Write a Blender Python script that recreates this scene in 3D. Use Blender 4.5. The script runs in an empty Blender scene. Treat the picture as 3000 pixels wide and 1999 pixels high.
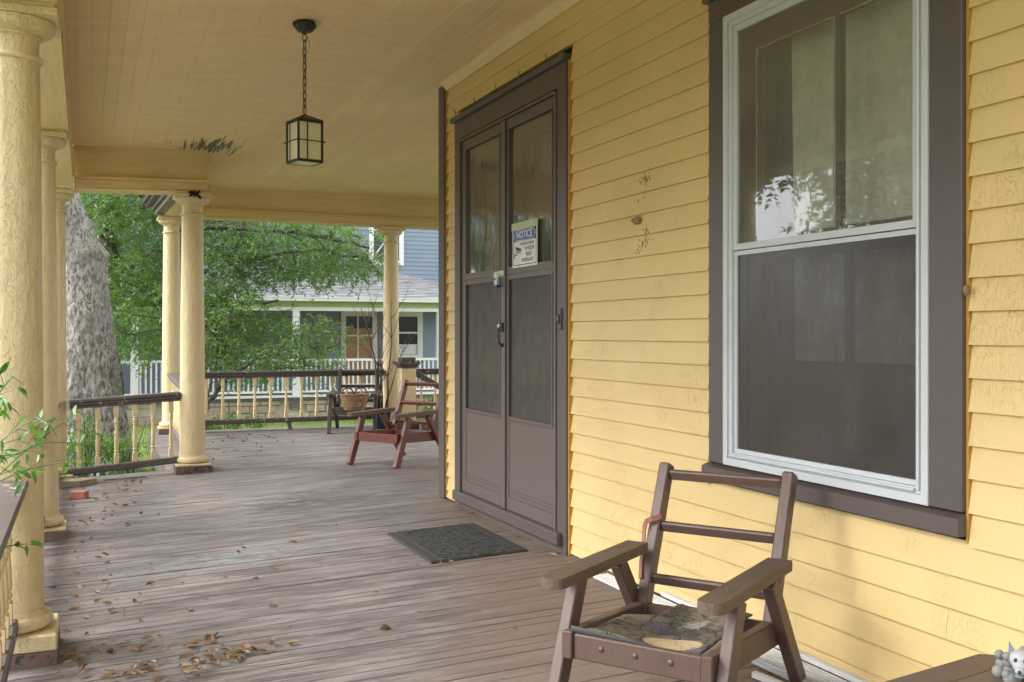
import bpy, math, random
import numpy as np
from mathutils import Vector, Matrix, noise as mn

C = bpy.context.scene.collection
S = bpy.context.scene
R = math.radians
rnd = random.Random(7)

# ------------------------------------------------------------------ camera
cam = bpy.data.cameras.new('camera'); co = bpy.data.objects.new('camera', cam); C.objects.link(co)
co.location = (0, 0, 1.25); co.rotation_euler = (R(90), 0, R(-22.523))
cam.sensor_width = 36; cam.lens = 36.14; cam.shift_y = -0.0068
cam.clip_start = 0.05; cam.clip_end = 500
S.camera = co
# ------------------------------------------------------------------ sky and sun (overcast)
w = bpy.data.worlds.new('World'); S.world = w; w.use_nodes = True
nt = w.node_tree; bg = nt.nodes['Background']
sky = nt.nodes.new('ShaderNodeTexSky'); sky.sky_type = 'NISHITA'; sky.sun_disc = False
SUN_EL, SUN_AZ = R(42), math.atan2(-1.0, 0.30)      # azimuth measured from +Y towards +X
sky.sun_elevation = SUN_EL; sky.sun_rotation = SUN_AZ; sky.dust_density = 3.0; sky.air_density = 1.2
hs = nt.nodes.new('ShaderNodeHueSaturation'); hs.inputs['Saturation'].default_value = 0.10
nt.links.new(sky.outputs[0], hs.inputs['Color']); nt.links.new(hs.outputs[0], bg.inputs['Color'])
bg.inputs['Strength'].default_value = 0.15
sl = bpy.data.lights.new('sun', 'SUN'); so = bpy.data.objects.new('sun', sl); C.objects.link(so)
sl.energy = 0.62; sl.angle = R(32); sl.color = (1, 0.95, 0.87)
sd = Vector((math.sin(SUN_AZ)*math.cos(SUN_EL), math.cos(SUN_AZ)*math.cos(SUN_EL), math.sin(SUN_EL)))
so.rotation_euler = sd.to_track_quat('Z', 'Y').to_euler(); so.location = (-8, 3, 12)
S.view_settings.view_transform = 'Standard'; S.view_settings.look = 'None'
S.view_settings.exposure = 2.0; S.view_settings.gamma = 1.0
S.render.engine = 'CYCLES'; S.cycles.use_denoising = True
S.cycles.max_bounces = 10; S.cycles.diffuse_bounces = 6; S.cycles.transparent_max_bounces = 12
S.cycles.sample_clamp_indirect = 6

# ------------------------------------------------------------------ materials
def hexl(r, g, b):
    f = lambda c: ((c/255)/12.92 if c/255 <= 0.04045 else ((c/255+0.055)/1.055)**2.4)
    return (f(r), f(g), f(b), 1)
class NM:
    def __init__(s, name):
        s.m = bpy.data.materials.new(name); s.m.use_nodes = True; s.t = s.m.node_tree
        s.b = s.t.nodes['Principled BSDF']; s.co = None
    def n(s, typ, **kw):
        o = s.t.nodes.new(typ)
        for k, v in kw.items():
            if k in o.inputs.keys(): o.inputs[k].default_value = v
            else: setattr(o, k, v)
        return o
    def l(s, a, b): s.t.links.new(a, b)
    def coord(s, mode, scale):
        if mode == 'world': src = s.n('ShaderNodeNewGeometry').outputs['Position']
        else:
            src = s.n('ShaderNodeTexCoord').outputs['Object']
        mp = s.n('ShaderNodeMapping'); mp.inputs['Scale'].default_value = scale
        s.l(src, mp.inputs['Vector'])
        return mp.outputs['Vector']
    def noise(s, mode, scale, detail=4, rough=0.6, dist=0.0):
        o = s.n('ShaderNodeTexNoise', Scale=1.0, Detail=detail, Roughness=rough, Distortion=dist)
        s.l(s.coord(mode, scale), o.inputs['Vector']); return o.outputs['Fac']
    def ramp(s, fac, stops):
        o = s.n('ShaderNodeValToRGB'); e = o.color_ramp.elements
        while len(e) < len(stops): e.new(0.5)
        for i, (p, c) in enumerate(stops):
            e[i].position = p; e[i].color = c if len(c) == 4 else (*c, 1)
        s.l(fac, o.inputs['Fac']); return o.outputs['Color']
    def mix(s, fac, a, b, mode='MIX'):
        o = s.n('ShaderNodeMix', data_type='RGBA', blend_type=mode)
        for sock, v in ((o.inputs[0], fac), (o.inputs[6], a), (o.inputs[7], b)):
            if isinstance(v, (int, float)): sock.default_value = v
            elif isinstance(v, tuple): sock.default_value = v if len(v) == 4 else (*v, 1)
            else: s.l(v, sock)
        return o.outputs[2]
    def math(s, op, a, b=0.0):
        o = s.n('ShaderNodeMath', operation=op)
        for i, v in enumerate((a, b)):
            if isinstance(v, (int, float)): o.inputs[i].default_value = v
            else: s.l(v, o.inputs[i])
        return o.outputs[0]
    def bump(s, h, strength=0.3, dist=0.01, prev=None):
        o = s.n('ShaderNodeBump', Strength=strength, Distance=dist); s.l(h, o.inputs['Height'])
        if prev is not None: s.l(prev, o.inputs['Normal'])
        return o.outputs['Normal']
    def rand(s): return s.n('ShaderNodeObjectInfo').outputs['Random']

def plain(name, col, rough=0.5, metal=0.0):
    a = NM(name); a.b.inputs['Base Color'].default_value = (*col, 1) if len(col) == 3 else col
    a.b.inputs['Roughness'].default_value = rough; a.b.inputs['Metallic'].default_value = metal
    f = a.noise('obj', (14, 14, 14), 5)
    a.l(a.mix(a.ramp(f, [(0.3, (0, 0, 0)), (0.7, (1, 1, 1))]), tuple(c*0.82 for c in col[:3]), tuple(min(1, c*1.12) for c in col[:3])), a.b.inputs['Base Color'])
    return a.m

def paint(name, col, mode='world', flake=0.0, grain=(1, 1, 30), under=None, thr=0.72, rough=0.5, var=0.10, bump=0.25, bdist=0.003,
          crack=0.0, chip_scale=9.0, dirt=0.25, crackscale=(8, 8, 40)):
    """painted wood: colour drift, brushed grain relief, alligatored paint film, chips down to `under`"""
    a = NM(name)
    big = a.noise(mode, (0.9, 0.9, 0.9), 3)
    c = a.mix(a.ramp(big, [(0.3, (0, 0, 0)), (0.7, (1, 1, 1))]), tuple(x*(1-var) for x in col), tuple(x*(1+var) for x in col))
    c = a.mix(a.math('MULTIPLY', a.rand(), 0.5), c, tuple(x*(1-var*1.3) for x in col))
    g = a.noise(mode, grain, 5, 0.65)
    c = a.mix(a.ramp(g, [(0.30, (dirt,)*3), (0.52, (0, 0, 0))]), c, tuple(x*0.55 for x in col))
    nrm = a.bump(g, bump, bdist)
    if crack:
        d = a.noise(mode, tuple(k*0.6 for k in crackscale), 2)
        vo = a.n('ShaderNodeTexVoronoi', feature='DISTANCE_TO_EDGE', Scale=1.0)
        mv = a.n('ShaderNodeVectorMath', operation='ADD')
        sc = a.n('ShaderNodeVectorMath', operation='SCALE'); sc.inputs[3].default_value = 1.6
        nn = a.n('ShaderNodeTexNoise', Scale=1.0, Detail=3.0); cv = a.coord(mode, crackscale)
        a.l(cv, nn.inputs['Vector']); a.l(nn.outputs['Color'], sc.inputs[0]); a.l(cv, mv.inputs[0]); a.l(sc.outputs[0], mv.inputs[1])
        a.l(mv.outputs[0], vo.inputs['Vector'])
        e = a.ramp(vo.outputs['Distance'], [(0.0, (1, 1, 1)), (0.035, (0, 0, 0))])
        patch = a.ramp(a.noise(mode, (2.5, 2.5, 2.5), 4), [(0.47, (0, 0, 0)), (0.60, (1, 1, 1))])
        m = a.mix(1.0, e, patch, 'MULTIPLY')
        c = a.mix(a.math('MULTIPLY', m, crack), c, tuple(x*0.45 for x in col))
        inv = a.math('SUBTRACT', 1.0, m)
        nrm = a.bump(inv, 0.55, 0.003, nrm)
    if flake:
        fk = a.noise(mode, (15, 15, 8), 7, 0.62, 0.5)
        st_ = a.ramp(fk, [(0.47, (0, 0, 0)), (0.485, (0.5,)*3), (0.545, (0.5,)*3), (0.56, (1, 1, 1))])
        nrm = a.bump(st_, flake, 0.004, nrm)
    if under:
        f = a.noise(mode, (chip_scale,)*3, 9, 0.72, 0.4)
        f2 = a.noise(mode, (1.1, 1.1, 1.1), 2)
        f = a.math('ADD', a.math('MULTIPLY', f, 0.75), a.math('MULTIPLY', f2, 0.30))
        m = a.ramp(f, [(thr-0.012, (0, 0, 0)), (thr+0.006, (1, 1, 1))])
        c = a.mix(m, c, under)
        nrm = a.bump(a.math('SUBTRACT', 1.0, m), 0.5, 0.002, nrm)
    a.l(c, a.b.inputs['Base Color']); a.l(nrm, a.b.inputs['Normal'])
    a.b.inputs['Roughness'].default_value = rough
    return a.m

YEL = (0.655, 0.485, 0.22); BRN = (0.090, 0.071, 0.069)
M = {}
M['siding'] = paint('yellow_siding_paint', YEL, grain=(20, 170, 9), bump=0.28, bdist=0.002, crack=0.18, crackscale=(30, 60, 22), rough=0.42, under=(0.16, 0.11, 0.08), thr=0.80, var=0.06, dirt=0.10)
M['ceil'] = paint('yellow_ceiling_paint', (0.77, 0.585, 0.335), grain=(160, 1.5, 20), bump=0.15, under=(0.06, 0.06, 0.045), thr=0.84, rough=0.6, var=0.10, dirt=0.22)
M['trimy'] = paint('yellow_beam_paint', (0.73, 0.55, 0.295), grain=(3, 3, 90), bump=0.25, under=(0.10, 0.08, 0.05), thr=0.80, rough=0.5, dirt=0.45)
M['trimyY'] = paint('yellow_beam_paint_long', (0.73, 0.555, 0.30), grain=(60, 2, 90), bump=0.25, under=(0.10, 0.09, 0.06), thr=0.765, rough=0.5, dirt=0.4)
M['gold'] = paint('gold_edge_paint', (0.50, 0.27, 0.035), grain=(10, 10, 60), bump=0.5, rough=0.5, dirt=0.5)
M['col'] = paint('column_paint', (0.72, 0.585, 0.345), flake=0.9, grain=(26, 26, 7), bump=0.9, bdist=0.009, crack=0.14, crackscale=(20, 20, 9), under=(0.20, 0.19, 0.17), thr=0.80, rough=0.38, var=0.06, dirt=0.10)
M['balu'] = paint('baluster_paint', (0.70, 0.56, 0.32), flake=0.4, grain=(30, 30, 10), bump=0.4, under=(0.22, 0.2, 0.18), thr=0.70, rough=0.45)
M['base_worn'] = paint('plinth_worn_paint', (0.17, 0.11, 0.095), grain=(10, 10, 30), bump=0.6, under=(0.035, 0.035, 0.04), thr=0.55, chip_scale=14, rough=0.7)
M['brown'] = paint('brown_trim_paint', BRN, grain=(14, 14, 14), bump=0.25, bdist=0.002, rough=0.42, var=0.07, dirt=0.2, under=(0.20, 0.17, 0.15), thr=0.835)
M['brown_door'] = paint('brown_door_paint', (0.112, 0.088, 0.082), grain=(6, 6, 6), bump=0.1, rough=0.38, var=0.04, dirt=0.1)
M['rail'] = paint('brown_rail_paint', (0.105, 0.083, 0.082), grain=(4, 4, 50), bump=0.5, rough=0.5, under=(0.42, 0.40, 0.38), thr=0.625, chip_scale=13, dirt=0.4)
M['alum'] = paint('storm_frame_aluminium', (0.48, 0.51, 0.54), grain=(30, 8, 8), bump=0.1, var=0.05, dirt=0.15, rough=0.45)
M['chair'] = paint('brown_chair_paint', (0.098, 0.060, 0.047), mode='obj', grain=(30, 30, 8), bump=0.6, bdist=0.004, rough=0.45, var=0.2, dirt=0.35, under=(0.30, 0.21, 0.15), thr=0.715, chip_scale=14)
M['chair_arm'] = paint('worn_arm_wood', (0.115, 0.078, 0.056), mode='obj', grain=(70, 4, 50), bump=1.0, bdist=0.006, rough=0.6, var=0.2, dirt=0.7, under=(0.2, 0.14, 0.1), thr=0.74)
M['chair_grey'] = paint('grey_brown_chair_paint', (0.060, 0.045, 0.040), mode='obj', grain=(9, 9, 9), bump=0.3, rough=0.5, var=0.2, dirt=0.35, under=(0.16, 0.13, 0.11), thr=0.78)
M['chair_red'] = paint('red_chair_paint', (0.16, 0.038, 0.026), mode='obj', grain=(8, 8, 8), bump=0.4, rough=0.5, var=0.25, dirt=0.4, under=(0.16, 0.12, 0.09), thr=0.64, chip_scale=7)
M['red_arm'] = paint('red_chair_bare_arm', (0.15, 0.095, 0.065), mode='obj', grain=(40, 5, 30), bump=0.6, rough=0.65, var=0.2, dirt=0.6, under=(0.17, 0.05, 0.035), thr=0.66)
M['metal'] = plain('black_lantern_metal', (0.045, 0.048, 0.048), 0.5, 0.6)
M['brass'] = plain('tarnished_brass', (0.13, 0.085, 0.025), 0.5, 0.7)
M['steel'] = plain('zinc_steel', (0.55, 0.56, 0.56), 0.35, 0.8)
M['dark_rubber'] = plain('black_rubber', (0.022, 0.025, 0.027), 0.55)
M['mat_rubber'] = plain('grey_doormat_rubber', (0.030, 0.032, 0.033), 0.7)
M['blue_plastic'] = plain('blue_plastic', (0.01, 0.04, 0.35), 0.4)
M['white_plastic'] = plain('white_vinyl', (0.66, 0.66, 0.66), 0.5)
M['white'] = paint('white_house_paint', (0.74, 0.76, 0.78), grain=(3, 3, 20), bump=0.1, rough=0.5, var=0.04, dirt=0.1)
M['green'] = paint('pale_green_soffit', (0.42, 0.52, 0.27), grain=(3, 3, 20), bump=0.1, rough=0.6, var=0.05, dirt=0.1)
M['blue'] = paint('blue_siding_paint', (0.225, 0.285, 0.375), grain=(2, 2, 40), bump=0.1, rough=0.55, var=0.08, dirt=0.15, under=(0.5, 0.5, 0.5), thr=0.86)
M['tan'] = plain('tan_board', (0.42, 0.25, 0.13), 0.7)
M['brickred'] = plain('red_brick', (0.36, 0.15, 0.10), 0.85)
M['stone'] = None; M['dark'] = plain('dark_interior', (0.012, 0.011, 0.010), 0.9)
M['curtain'] = plain('tan_curtain', (0.20, 0.14, 0.09), 0.9)
M['shade'] = plain('grey_roller_shade', (0.70, 0.67, 0.58), 0.8)
M['sash'] = paint('old_sash_wood', (0.055, 0.028, 0.018), grain=(20, 20, 4), bump=0.4, rough=0.6, dirt=0.6, under=(0.25, 0.22, 0.16), thr=0.78)
M['terracotta'] = plain('dark_blue_pot', (0.015, 0.035, 0.065), 0.35)
M['wicker'] = paint('brown_wicker', (0.30, 0.17, 0.075), grain=(90, 90, 60), bump=0.6, var=0.3, dirt=0.9)
M['wicker_dark'] = plain('black_wrapped_handle', (0.03, 0.028, 0.035), 0.6)
M['cream'] = plain('cream_print', (0.50, 0.38, 0.22), 0.7)
M['purple'] = plain('purple_print', (0.13, 0.09, 0.22), 0.7)
M['paper'] = plain('white_sign_board', (0.62, 0.63, 0.62), 0.4)
M['ink'] = plain('black_ink', (0.02, 0.022, 0.02), 0.5)
M['inkblue'] = plain('blue_ink', (0.035, 0.085, 0.33), 0.5)
M['tape'] = plain('masking_tape', (0.42, 0.42, 0.30), 0.5)
M['ribbon'] = plain('faded_red_strap', (0.26, 0.10, 0.075), 0.6)
M['rock'] = plain('grey_figurine_resin', (0.20, 0.20, 0.19), 0.7)
M['furw'] = plain('white_figurine_paint', (0.36, 0.37, 0.39), 0.6)
M['furb'] = plain('blue_grey_figurine_paint', (0.16, 0.20, 0.26), 0.6)
M['mud'] = plain('dried_mud', (0.26, 0.17, 0.10), 0.9)

def stone_mat():
    a = NM('pale_foundation_stone')
    f = a.noise('world', (4, 4, 4), 6)
    c = a.ramp(a.rand(), [(0.0, (0.44, 0.39, 0.29)), (0.35, (0.54, 0.50, 0.40)), (0.6, (0.50, 0.37, 0.30)), (0.8, (0.44, 0.42, 0.36)), (1.0, (0.58, 0.54, 0.43))])
    c = a.mix(a.ramp(f, [(0.35, (0, 0, 0)), (0.7, (0.7,)*3)]), c, (0.22, 0.2, 0.15))
    a.l(c, a.b.inputs['Base Color']); a.l(a.bump(f, 0.6, 0.02), a.b.inputs['Normal']); a.b.inputs['Roughness'].default_value = 0.9
    return a.m
M['stone'] = stone_mat()
def shingle_mat():
    a = NM('grey_asphalt_shingle')
    f = a.noise('world', (60, 60, 60), 3); r = a.rand()
    g = a.noise('world', (3.2, 0.01, 9.0), 2)
    c = a.ramp(r, [(0.0, (0.17, 0.175, 0.185)), (0.5, (0.23, 0.235, 0.25)), (1.0, (0.30, 0.305, 0.32))])
    c = a.mix(a.ramp(f, [(0.4, (0, 0, 0)), (0.7, (0.6,)*3)]), c, (0.12, 0.12, 0.13))
    a.l(c, a.b.inputs['Base Color']); a.b.inputs['Roughness'].default_value = 0.9
    return a.m
M['shingle'] = shingle_mat()
def floor_mat():
    a = NM('worn_porch_floor_paint')
    g = a.noise('world', (2.2, 90, 30), 7, 0.7)
    big = a.noise('world', (1.0, 1.4, 1.0), 5, 0.6, 0.3)
    mid = a.noise('world', (2.6, 11, 3), 7, 0.7)
    c = a.mix(a.ramp(a.rand(), [(0, (0, 0, 0)), (1, (1, 1, 1))]), (0.108, 0.091, 0.092), (0.168, 0.147, 0.146))
    c = a.mix(a.ramp(mid, [(0.48, (0, 0, 0)), (0.58, (0.75,)*3)]), c, (0.25, 0.228, 0.222))
    dk = a.noise('world', (0.8, 2.0, 1), 6, 0.7, 0.8); c = a.mix(a.ramp(dk, [(0.52, (0, 0, 0)), (0.68, (0.38,)*3)]), c, (0.07, 0.06, 0.06))
    wear = a.math('ADD', a.math('MULTIPLY', g, 0.6), a.math('MULTIPLY', big, 0.4))
    c = a.mix(a.ramp(wear, [(0.53, (0, 0, 0)), (0.60, (0.8,)*3)]), c, (0.33, 0.30, 0.28))
    c = a.mix(a.ramp(g, [(0.34, (0.95,)*3), (0.46, (0, 0, 0))]), c, (0.045, 0.034, 0.030))
    # brown, less worn paint towards the near right, under the chairs
    pos = a.n('ShaderNodeNewGeometry').outputs['Position']; sx = a.n('ShaderNodeSeparateXYZ'); a.l(pos, sx.inputs[0])
    s1 = a.math('SUBTRACT', sx.outputs[0], a.math('MULTIPLY', sx.outputs[1], 0.30))
    s1 = a.math('ADD', s1, a.math('MULTIPLY', big, 1.2))
    c = a.mix(a.ramp(s1, [(0.55, (0, 0, 0)), (1.0, (0.65,)*3)]), c, a.mix(mid, (0.20, 0.145, 0.11), (0.13, 0.095, 0.075)))
    sp = a.noise('world', (45, 45, 45), 2)
    c = a.mix(a.ramp(sp, [(0.735, (0, 0, 0)), (0.75, (1, 1, 1))]), c, (0.5, 0.49, 0.46))
    # chalky blue smear and black scuff
    for ctr, rad, colr, amt in (((0.75, 6.2), 0.42, (0.30, 0.37, 0.40), 0.55), ((1.55, 7.9), 0.55, (0.035, 0.035, 0.04), 0.75)):
        d = a.n('ShaderNodeVectorMath', operation='DISTANCE'); mp = a.n('ShaderNodeMapping')
        a.l(pos, mp.inputs['Vector']); mp.inputs['Scale'].default_value = (0.55, 1.2, 0)
        a.l(mp.outputs[0], d.inputs[0]); d.inputs[1].default_value = (ctr[0]*0.55, ctr[1]*1.2, 0)
        nz = a.noise('world', (5, 9, 5), 6, 0.7, 1.2)
        k = a.math('MULTIPLY', a.ramp(d.outputs['Value'], [(0.0, (1, 1, 1)), (rad, (0, 0, 0))]), a.ramp(nz, [(0.44, (0, 0, 0)), (0.56, (1, 1, 1))]))
        c = a.mix(a.math('MULTIPLY', k, amt), c, colr)
    a.l(c, a.b.inputs['Base Color']); a.l(a.bump(g, 0.8, 0.005), a.b.inputs['Normal'])
    a.l(a.ramp(mid, [(0.3, (0.42,)*3), (0.7, (0.62,)*3)]), a.b.inputs['Roughness'])
    return a.m
M['floor'] = floor_mat()
def ceil_stain():
    """ceiling paint with the black peeling seams above the corner column"""
    a = NM('peeled_ceiling_paint')
    col = (0.77, 0.585, 0.335)
    g = a.noise('world', (160, 1.5, 20), 5)
    c = a.mix(a.ramp(g, [(0.3, (0.3,)*3), (0.52, (0, 0, 0))]), col, (0.60, 0.42, 0.24))
    sw = a.noise('world', (2.2, 9, 1), 5, 0.65); c = a.mix(a.ramp(sw, [(0.40, (0.35,)*3), (0.62, (0, 0, 0))]), c, (0.62, 0.43, 0.25))
    pos = a.n('ShaderNodeNewGeometry').outputs['Position']; sx = a.n('ShaderNodeSeparateXYZ'); a.l(pos, sx.inputs[0])
    st = a.noise('world', (30, 1.5, 1), 5, 0.7, 0.0)
    k = a.math('SUBTRACT', 1.0, a.math('MULTIPLY', a.math('ABSOLUTE', a.math('SUBTRACT', sx.outputs[1], 9.95)), 0.95))
    k2 = a.math('SUBTRACT', 1.0, a.math('MULTIPLY', a.math('ABSOLUTE', a.math('SUBTRACT', sx.outputs[0], 1.08)), 1.5))
    k = a.math('MULTIPLY', a.math('MAXIMUM', k, 0.0), a.math('MAXIMUM', k2, 0.0))
    f = a.math('ADD', st, a.math('MULTIPLY', k, 0.36))
    c = a.mix(a.ramp(f, [(0.735, (0, 0, 0)), (0.775, (0.95,)*3)]), c, a.mix(g, (0.02, 0.022, 0.018), (0.14, 0.15, 0.10)))
    a.l(c, a.b.inputs['Base Color']); a.l(a.bump(g, 0.15, 0.003), a.b.inputs['Normal']); a.b.inputs['Roughness'].default_value = 0.6
    return a.m
M['ceil_peel'] = ceil_stain()
def bark(name, lo, hi, sc=(24, 24, 11)):
    a = NM(name)
    f = a.noise('world', sc, 8, 0.7, 0.4); f2 = a.noise('world', (2, 2, 1.2), 4)
    k = a.noise('world', (16, 16, 7), 5, 0.7)
    c = a.mix(a.ramp(f, [(0.42, (0, 0, 0)), (0.54, (1, 1, 1))]), lo, hi)
    c = a.mix(a.ramp(f2, [(0.45, (0, 0, 0)), (0.65, (0.5,)*3)]), c, tuple(x*0.45 for x in hi))
    c = a.mix(a.ramp(k, [(0.58, (0, 0, 0)), (0.64, (0.85,)*3)]), c, tuple(x*0.28 for x in hi))
    ms = a.noise('world', (1.4, 1.4, 0.9), 5, 0.7); c = a.mix(a.ramp(ms, [(0.52, (0, 0, 0)), (0.66, (0.45,)*3)]), c, tuple(x*y for x, y in zip(hi, (0.42, 0.46, 0.30))))
    a.l(c, a.b.inputs['Base Color']); a.l(a.bump(f, 1.0, 0.03), a.b.inputs['Normal']); a.b.inputs['Roughness'].default_value = 0.95
    return a.m
M['bark'] = bark('grey_bark', (0.11, 0.095, 0.082), (0.40, 0.385, 0.37))
M['bark2'] = bark('brown_bark', (0.035, 0.03, 0.024), (0.13, 0.115, 0.095), (18, 18, 6))
M['twig'] = bark('dead_twig_bark', (0.08, 0.055, 0.04), (0.20, 0.15, 0.12), (30, 30, 10))
def leafmat(name, c1, c2, trans=0.45, nz=(1.3, 1.3, 1.3), rough=0.4):
    a = NM(name)
    t = a.t; f = a.noise('world', nz, 3); g = a.noise('world', tuple(x*14 for x in nz), 1)
    f = a.math('ADD', a.math('MULTIPLY', f, 0.5), a.math('MULTIPLY', g, 0.5))
    c = a.mix(a.ramp(f, [(0.38, (0, 0, 0)), (0.62, (1, 1, 1))]), c1, c2)
    a.l(c, a.b.inputs['Base Color']); a.b.inputs['Roughness'].default_value = rough
    tr = a.n('ShaderNodeBsdfTranslucent'); a.l(a.mix(0.5, c, (c2[0]*1.3, c2[1]*1.3, c2[2]*0.6)), tr.inputs['Color'])
    mx = a.n('ShaderNodeMixShader'); mx.inputs[0].default_value = trans
    a.l(a.b.outputs[0], mx.inputs[1]); a.l(tr.outputs[0], mx.inputs[2])
    a.l(mx.outputs[0], t.nodes['Material Output'].inputs['Surface'])
    return a.m
M['leaf'] = leafmat('oak_leaf', (0.045, 0.115, 0.035), (0.16, 0.29, 0.070))
M['leaf2'] = leafmat('shrub_leaf', (0.05, 0.14, 0.02), (0.13, 0.24, 0.045))
M['leaf3'] = leafmat('glossy_plant_leaf', (0.04, 0.13, 0.03), (0.15, 0.30, 0.06), 0.35, (6, 6, 6), 0.3)
M['leaf_far'] = leafmat('far_leaf', (0.03, 0.07, 0.02), (0.08, 0.15, 0.04))
M['grass'] = leafmat('grass_blade', (0.12, 0.22, 0.03), (0.24, 0.34, 0.06), 0.3, (0.8, 0.8, 0.8), 0.6)
M['dry1'] = leafmat('dry_leaf_brown', (0.13, 0.065, 0.03), (0.30, 0.17, 0.085), 0.1, (9, 9, 9), 0.7)
M['dry2'] = leafmat('dry_leaf_tan', (0.24, 0.15, 0.08), (0.42, 0.30, 0.18), 0.1, (9, 9, 9), 0.7)
def ground_mat():
    a = NM('lawn_soil_and_grass')
    f = a.noise('world', (1.2, 1.2, 1.2), 6); g = a.noise('world', (20, 20, 20), 4)
    c = a.mix(a.ramp(f, [(0.35, (0, 0, 0)), (0.65, (1, 1, 1))]), (0.12, 0.15, 0.045), (0.20, 0.235, 0.08))
    c = a.mix(a.ramp(g, [(0.5, (0, 0, 0)), (0.75, (0.6,)*3)]), c, (0.10, 0.09, 0.045))
    a.l(c, a.b.inputs['Base Color']); a.b.inputs['Roughness'].default_value = 0.95
    return a.m
M['ground'] = ground_mat()
M['deck_grey'] = plain('grey_deck_paint', (0.16, 0.16, 0.16), 0.7)
M['concrete'] = plain('bounce_walk_concrete', (0.42, 0.40, 0.36), 0.9)
def glass_mat(name, alpha, tint, rough=0.02, spec=0.5, bumpy=0.0, dirt=(0.3, 0.3, 0.28), base=(0.01, 0.01, 0.01)):
    """window glass or insect screen: partly see-through sheet with a real reflection on it"""
    a = NM(name); t = a.t
    tp = a.n('ShaderNodeBsdfTransparent'); tp.inputs['Color'].default_value = (*tint, 1)
    a.b.inputs['Base Color'].default_value = (*base, 1); a.b.inputs['Roughness'].default_value = rough
    gl = a.n('ShaderNodeBsdfGlossy'); gl.inputs['Roughness'].default_value = rough; gl.inputs['Color'].default_value = (0.9, 0.92, 0.95, 1)
    if bumpy:
        nrm = a.bump(a.noise('world', (1.5, 2.2, 1.2), 3, 0.5, 0.5), bumpy, 0.02); a.l(nrm, gl.inputs['Normal'])
    fr = a.n('ShaderNodeFresnel', IOR=1.5)
    m1 = a.n('ShaderNodeMixShader'); a.l(fr.outputs[0], m1.inputs[0]) ; a.l(tp.outputs[0], m1.inputs[1]); a.l(gl.outputs[0], m1.inputs[2])
    k = a.math('MULTIPLY', fr.outputs[0], spec); a.l(k, m1.inputs[0])
    df = a.n('ShaderNodeBsdfDiffuse'); df.inputs['Color'].default_value = (*dirt, 1)
    m2 = a.n('ShaderNodeMixShader')
    dn = a.ramp(a.noise('world', (7, 7, 4), 6, 0.7), [(0.3, (alpha*0.6,)*3), (0.8, (min(1, alpha*1.5),)*3)])
    a.l(dn, m2.inputs[0]); a.l(m1.outputs[0], m2.inputs[1]); a.l(df.outputs[0], m2.inputs[2])
    a.l(m2.outputs[0], t.nodes['Material Output'].inputs['Surface'])
    return a.m
M['glass'] = glass_mat('storm_window_glass', 0.17, (0.96, 0.98, 0.95), 0.015, 2.3, 0.05, (0.42, 0.42, 0.37))
M['glass_in'] = glass_mat('inner_window_glass', 0.03, (0.97, 0.98, 0.96), 0.01, 1.0, 0.10)
M['film'] = glass_mat('door_plastic_film', 0.20, (0.85, 0.85, 0.8), 0.06, 2.2, 0.9, (0.30, 0.29, 0.25))
M['screen'] = glass_mat('insect_screen', 0.55, (0.5, 0.5, 0.5), 0.22, 1.3, 0.0, (0.095, 0.086, 0.084))
M['frost'] = leafmat('frosted_lantern_glass', (0.84, 0.82, 0.78), (0.88, 0.86, 0.82), 0.5, (3, 3, 3), 0.4)
M['glass_far'] = plain('dark_far_glass', (0.02, 0.03, 0.03), 0.08)

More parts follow.
